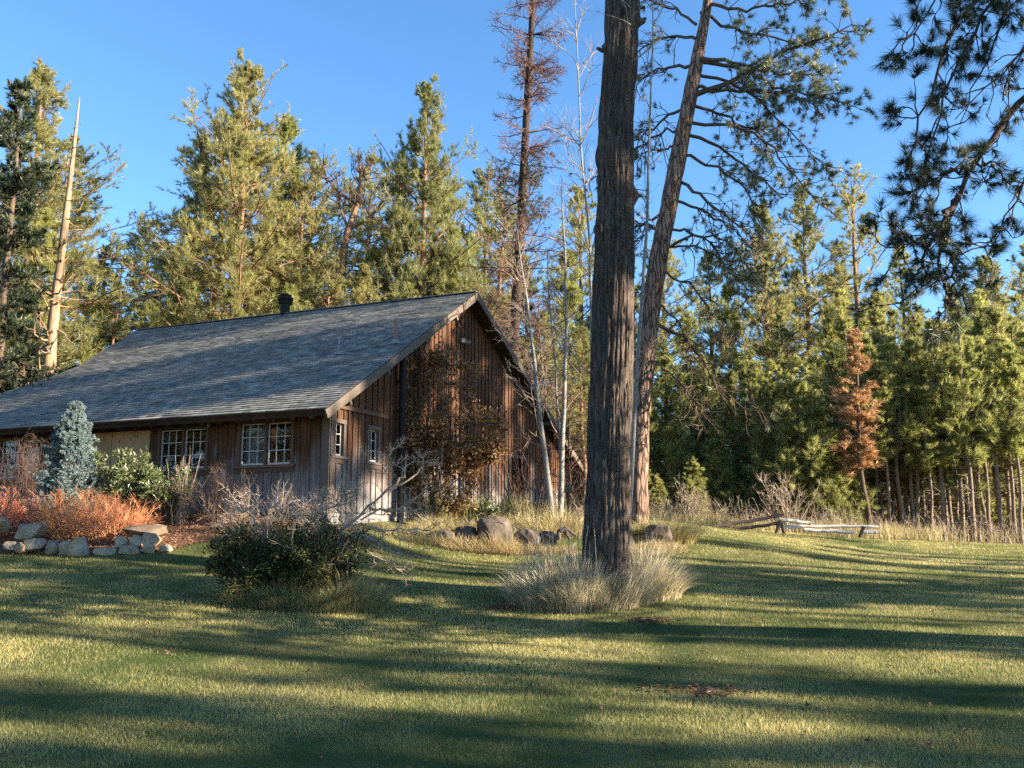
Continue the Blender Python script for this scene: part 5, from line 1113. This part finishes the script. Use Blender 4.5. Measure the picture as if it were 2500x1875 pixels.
# grasses ---------------------------------------------------------------
def blades(mb, B, L, wdt, rng, lean=.35, lean_dir=None, seg=3, tint=None, curl=.5):
    N = len(B); a = rng.uniform(0, 6.28, N); h = np.stack([np.cos(a), np.sin(a), 0*a], -1)*(lean*rng.uniform(.2, 1.4, N))[:, None]
    if lean_dir is not None: h = h+lean_dir
    L = np.broadcast_to(L, (N,))[:, None]; f = rng.uniform(0, 6.28, N); wv = np.stack([np.cos(f), np.sin(f), 0*f], -1)*np.broadcast_to(wdt, (N,))[:, None]/2
    pts = []
    for s in range(seg+1):
        t = s/seg; pts.append(B + L*(UP*t*(1-curl*.5*t*t*np.minimum(1, np.linalg.norm(h, axis=1, keepdims=True))) + h*(t**1.8)))
    V = []
    for s in range(seg): k = 1-.8*(s/seg)**2; V += [pts[s]-wv*k, pts[s]+wv*k]
    V.append(pts[seg]); V = np.stack(V, 1); m_ = V.shape[1]; base = np.arange(N)[:, None]*m_
    q = [base+np.array([[2*s, 2*s+1, 2*s+3, 2*s+2]]) for s in range(seg-1)]
    n0 = mb.n; tt = np.repeat(rng.random(N) if tint is None else tint, m_); mb.add(V.reshape(-1, 3), np.concatenate(q) if q else np.zeros((0, 4), int), tt) if q else None
    tr = base+np.array([[2*seg-2, 2*seg-1, 2*seg]])
    if q: mb.f.append(tr+n0); mb.m.append(np.zeros(len(tr), int))
    else: mb.add(V.reshape(-1, 3), tr, tt)
# lawn
rng = R_(200); N = 1000000
Yr = (rng.random(N)*(35**.3-4.6**.3)+4.6**.3)**(1/.3); Xr = rng.uniform(-1, 1, N)*(Yr*.60+1.2)
ok = ~inpoly(Xr, Yr, bed) & ((Xr-TB[0])**2+(Yr-TB[1])**2 > .2)
barnpoly = [tuple((C0+d1*s+d2*u)[:2]) for s, u in ((-.0, .0), (0, RW+.5), (20, RW+.5), (20, 0))]
ok &= ~inpoly(Xr, Yr, barnpoly) & (Yr < 33+fbm(Xr*.4, Yr*0, 1)*3)
Xr, Yr = Xr[ok], Yr[ok]; Zr = G(Xr, Yr); n1 = fbm(Xr*.45, Yr*.45, 4, 4); n2 = fbm(Xr*2.5, Yr*2.5, 1, 3); mb = MB()
tint = np.clip(.50+n1*1.5+n2*.8+rng.normal(0, .05, len(Xr)), 0, 1)
blades(mb, np.stack([Xr, Yr, Zr-.005], -1), (.024+.022*rng.random(len(Xr)))*(1+n2*.6)*(.9+Yr*.02), .0030*(Yr/6.5)**.9, rng, .6, None, 1, tint)
o = mb.build('lawn_grass', m_blade); tag(o, kind='stuff', label='short mown lawn grass with straw coloured patches')
# dry tussock round the massive trunk
def Y_front(cy): return cy < TB[1]+.1
def tussock(name, label, cx, cy, rx, ry, n, L, mat, seed, lean=.5, cat='grass tuft', out=.7, w=.006, tall=0):
    rng = R_(seed); t_ = thing(name, label, cat, A3(cx, cy, g1(cx, cy))); a = rng.uniform(0, 6.28, n); r = np.sqrt(rng.random(n)); x = cx+np.cos(a)*r*rx; y = cy+np.sin(a)*r*ry
    cl = fbm(x*4, y*4, seed, 2); mb = MB(); ln = L*np.clip(1+cl*1.7, .35, 1.6)*rng.uniform(.4, 1.25, n)*(1.1-.45*r**2)*(1-(.45*np.exp(-((x-TB[0]-.02)/.36)**2) if abs(cx-TB[0]) < 1 and Y_front(cy) else 0))
    blades(mb, np.stack([x, y, G(x, y)-.02], -1), ln, w, rng, lean, np.stack([np.cos(a)*r*out, np.sin(a)*r*out, 0*a], -1), 4, np.clip(.5+cl+rng.normal(0, .25, n), 0, 1), .6); mb.build('grass_blades', mat, t_)
    if tall:
        mb = MB(); a = rng.uniform(0, 6.28, tall); x = cx-rx*.35+rng.normal(0, rx*.22, tall); y = cy+rng.normal(0, ry*.4, tall); P0 = np.stack([x, y, G(x, y)], -1)
        ps, ds, rs = grow(mb, P0, norm(np.stack([rng.normal(0, .08, tall), rng.normal(0, .08, tall), np.ones(tall)], -1)), rng.uniform(.8, 1.28, tall), .0045, rng, 6, .03, 0, 3, .5, .8)
        C = (ps[:, -1][:, None]-ds[:, -1][:, None]*np.linspace(0, .16, 8)[None, :, None]).reshape(-1, 3); needles(mb, C, np.repeat(ds[:, -1], 8, 0), .05, 5, .35, .006, rng, .9); mb.build('seed_stalks', mat, t_)
    return t_
TG = 'dry bunch grass'
tussock('dry_grass_tuft', 'wide tuft of tall grey dry grass around the foot of the massive trunk', TB[0]-.42, TB[1]-.5, 1.15, .72, 8500, .70, m_dry, 211, .32, w=.0085, tall=30)
tussock('dry_grass_tuft', 'dry grass leaning out at the right foot of the massive trunk', TB[0]+.55, TB[1]-.15, .6, .5, 2600, .68, m_dry, 212, .35, out=.9, w=.0085)
tussock('dry_grass_tuft', 'straw coloured grass tuft at the right foot of the tangled bush', *wp(850, 14.4), .62, .4, 3200, .52, m_dryy, 213, .5, w=.006)
tussock('dry_grass_tuft', 'tall green grey grass along the front foot of the tangled bush', *wp(700, 14.0), .95, .3, 3600, .42, foliage('bush_grass', (.06, .075, .03), (.26, .27, .13), .3, .04, 0), 214, .45, w=.006)
tussock('dry_grass_tuft', 'fountain of yellow dry grass on the mound right of the massive trunk', *wp(1625, 24.0), .75, .5, 2800, .75, m_dryy, 215, .6, out=1.0, w=.010)
tussock('dry_grass_tuft', 'yellow grass hanging over the largest boulder', *wp(1180, 23.0), 1.1, .4, 3000, .42, m_dryy, 216, .5, w=.009)
tussock('dry_grass_tuft', 'yellow grass patch at the left end of the mound', *wp(1090, 22.8), .8, .5, 2600, .42, m_dryy, 217, .5, w=.009)
tussock('dry_grass_tuft', 'yellow grass around the feet of the aspen pair', *wp(1350, 24.4), 1.3, .8, 3600, .55, m_dryy, 218, .5, w=.009)
tussock('dry_grass_tuft', 'low dry grass in front of the dark boulders', *wp(1230, 21.75), 1.7, .35, 4200, .34, m_dryy, 219, .6, w=.009)
tussock('dry_grass_tuft', 'dry grass between tangled bush and mound', *wp(1010, 21.9), .9, .4, 2200, .38, m_dryy, 220, .5, w=.008)
tussock('dry_grass_tuft', 'flattened orange dry grass between massive trunk and leaning pine', *wp(1590, 23.0), .9, .8, 2400, .25, m_dryy, 221, .8, w=.009)
# tall weeds along the gable foot
def stuff_grass(name, label, boxes, n, L, mat, seed, w=.01, lean=.4):
    rng = R_(seed); mb = MB(); pts = []
    for (pa, Ya, pb_, Yb_, wd_) in boxes:
        f = rng.random(n); px = pa+(pb_-pa)*f; Y = Ya+(Yb_-Ya)*f+rng.normal(0, wd_, n); x = (px-CX)/F*Y/(ct-(CY-HOR)/F*st); pts.append(np.stack([x, Y, G(x, Y)-.02], -1))
    B = np.concatenate(pts); cl = fbm(B[:, 0]*1.5, B[:, 1]*1.5, seed, 3)
    blades(mb, B, L*np.clip(1+cl*1.6, .3, 1.7)*rng.uniform(.4, 1.2, len(B)), w, rng, lean, None, 3, np.clip(.5+cl*1.3+rng.normal(0, .25, len(B)), 0, 1), .5); o = mb.build(name, mat); return tag(o, kind='stuff', label=label)
stuff_grass('wall_weeds', 'tall dry weeds along the foot of the gable wall', [(1130,25.6,1400,29.5,.4), (1040,24.6,1180,26.2,.25)], 2600, .75, m_dryy, 231, .010, .3)
stuff_grass('meadow_grass', 'tall straw coloured grass along the edge of the wood', [(1500,32.4,2300,33.8,.5), (1560,34.5,2200,36,1.2), (1350,32,1600,32,1.0)], 5000, .5, m_dryy, 232, .012, .35)
stuff_grass('meadow_grass', 'dry grass between the trunks of the wood', [(1300,38,2700,40,2.5)], 9000, .6, m_dryy, 233, .02, .4)
# pale brush thicket
def brush(name, label, spots, seed, mat, H, n, k1n=6, k2n=4):
    rng = R_(seed); mb = MB()
    for px, Y in spots:
        c = on(px, Y); m_ = n; a = rng.uniform(0, 6.28, m_); rr = np.sqrt(rng.random(m_)); P0 = c+np.stack([np.cos(a)*rr*.7, np.sin(a)*rr*.7, 0*a], -1); P0[:, 2] = G(P0[:, 0], P0[:, 1])-.03
        ps, ds, rs = grow(mb, P0, norm(np.stack([rng.normal(0, .45, m_), rng.normal(0, .4, m_), np.ones(m_)], -1)), H*rng.uniform(.4, 1.15, m_), .012, rng, 5, .16, .02, 3, .4); a, b, q, d = spawn(ps, ds, rs, H*.35, k1n, rng, .3, .7); k1, e1, r1 = grow(mb, a, b, q, .007, rng, 3, .22, .03, 3, .5)
    o = mb.build(name, mat); return tag(o, kind='stuff', label=label)
rng = R_(240)
brush('pale_brush', 'pale bare brush along the edge of the wood behind the rail fence', [(x, rng.uniform(32.5, 34.5)) for x in range(1500, 2130, 30)], 241, m_twig, 1.15, 13)
brush('pale_brush', 'low bare brush at the foot of the young stand', [(x, rng.uniform(35, 38)) for x in range(2130, 2660, 24)], 242, m_twig, 1.0, 12)
brush('pale_brush', 'low dry brush around the foot of the low barn corner', [(x, rng.uniform(28, 32)) for x in range(1330, 1560, 26)], 243, m_twig, 1.1, 14)
twig_shrub('bare_shrub', 'tallest pale bare bush behind the rail fence, fanning up beside the small pine', on(1930, 33.2), 16, 2.0, 1.0, m_twig, 244, r=.02, kids=6, k2=4, tilt=.7, klen=.4)
twig_shrub('bare_shrub', 'pale bare bush left of the dark sagging rail', on(1690, 33), 12, 1.6, 1.0, m_twig, 245, r=.018, kids=6, k2=3, tilt=.6, klen=.4)

# rail fence --------------------------------------------------------------
t_ = thing('rail_fence', 'collapsed split rail fence with one dark sagging end and pale rails', 'fence', on(1900, 31)); Yf = 31.0
m_pale = plain('sun_bleached_rail', (.50, .43, .37), (.85, .77, .70), 5, .8, .2, .5, .01, (4, 4, 4)); m_dkr = plain('dark_rail', (.06, .045, .04), (.17, .125, .10), 5, .9, .1, .5, .01, (4, 4, 4))
for pth, r, mt, lb in (([(1740,1288),(1800,1276),(1860,1268),(1910,1258)],.075,m_dkr,'dark sagging top rail'), ([(1775,1294),(1840,1287),(1900,1277)],.07,m_dkr,'dark lower rail'), ([(1902,1268),(1981,1279)],.075,m_pale,None), ([(1896,1284),(2010,1284),(2145,1287)],.055,m_pale,None), ([(1962,1294),(2084,1299)],.075,m_pale,None), ([(2100,1298),(2141,1300)],.085,m_pale,None), ([(1905,1290),(1960,1287)],.05,m_pale,None)):
    rng = R_(len(pth)+int(pth[0][0])); mb = MB(); p = resample([P(x, y, Yf+rng.uniform(-.12, .12)) for x, y in pth], 12); p += rng.normal(size=p.shape)*.008; tube(mb, p, r*.8*(1+rng.normal(size=12)*.06), 7, rng.uniform(.3, .9)); o = mb.build('rail', mt, t_)
    if lb: o['label'] = lb
for a, b_ in (((1893,1294),(1905,1272)), ((2098,1300),(2109,1286)), ((1915,1298),(1908,1276))):
    mb = MB(); tube(mb, [P(*a, Yf-.1)-UP*.15, P(*b_, Yf-.1)], .06, 7, .4); mb.build('post', m_dkr, t_)
# sign ----------------------------------------------------------------
t_ = thing('sign', 'small dark wooden sign with pale letters on a post beside the aspens', 'sign', on(1384, 26.8)); Ys = 26.6
a = P(1377, 1183, Ys); b_ = P(1397, 1203, Ys); mb = MB(); cc = (a+b_)/2; mb.box(cc, A3((b_[0]-a[0])/2, .03, 0), A3(0, .015, 0), A3(0, 0, abs(b_[2]-a[2])/2), .4); bd = mb.build('sign_board', m_dkr, t_)
mb = MB(); tube(mb, [A3(cc[0], cc[1]+.05, g1(cc[0], cc[1])-.05), A3(cc[0], cc[1]+.05, b_[2]+.16)], .03, 8, .5); mb.build('post', m_dkr, t_)
for txt, dz in (('I S A', .045), ('U', -.065)):
    cu = bpy.data.curves.new('lettering', 'FONT'); cu.body = txt; cu.size = .10; cu.extrude = .002; cu.align_x = 'CENTER' if dz > 0 else 'LEFT'; to = bpy.data.objects.new('tmp', cu); COL.objects.link(to)
    bpy.context.view_layer.update(); me = bpy.data.meshes.new_from_object(to.evaluated_get(bpy.context.evaluated_depsgraph_get())); bpy.data.objects.remove(to)
    o = bpy.data.objects.new('lettering', me); COL.objects.link(o); me.materials.clear(); me.materials.append(m_white); o.parent = bd; o.rotation_euler = (math.pi/2, 0, .0); o.location = cc-ORG[t_.name]+A3(0 if dz > 0 else -.09, -.045, dz-.03)
# small debris on the lawn
rng = R_(250); mb = MB(); n = 150; pxs = rng.uniform(20, 2480, n)
for i in range(n):
    Y = rng.uniform(7, 22); p = on(pxs[i], Y, .03); mb2 = 1; leaves(mb, np.repeat([p], 5, 0)+rng.normal(size=(5, 3))*.02, rng.normal(size=(5, 3)), rng.uniform(.025, .06), .5, rng)
o = mb.build('fallen_leaves', foliage('litter', (.05, .03, .02), (.22, .12, .07), .1, .03, 0)); tag(o, kind='stuff', label='scattered brown leaf litter on the lawn')
rng = R_(252); 
for px, py, Y, w_, lb in ((1225, 1470, 14.7, .17, 'patch of dead brown needles left of the dry grass tuft'), (1080, 1430, 16.4, .0, ''), (1590, 1517, 13.7, .16, 'patch of dark debris at the right front of the dry grass tuft'), (1700, 1690, 9.4, .28, 'brown twig litter patch on the near right lawn')):
    if not w_: continue
    p = on(px, Y); n = 260; q = p+np.stack([rng.normal(0, w_, n), rng.normal(0, w_*.6, n), 0*rng.random(n)], -1); q[:, 2] = G(q[:, 0], q[:, 1])+.025; mb = MB(); leaves(mb, q, np.stack([rng.normal(size=n), rng.normal(size=n), rng.uniform(0, .3, n)], -1), .07, .25, rng); tag(mb.build('litter_patch', bpy.data.materials['litter']), kind='stuff', label=lb)
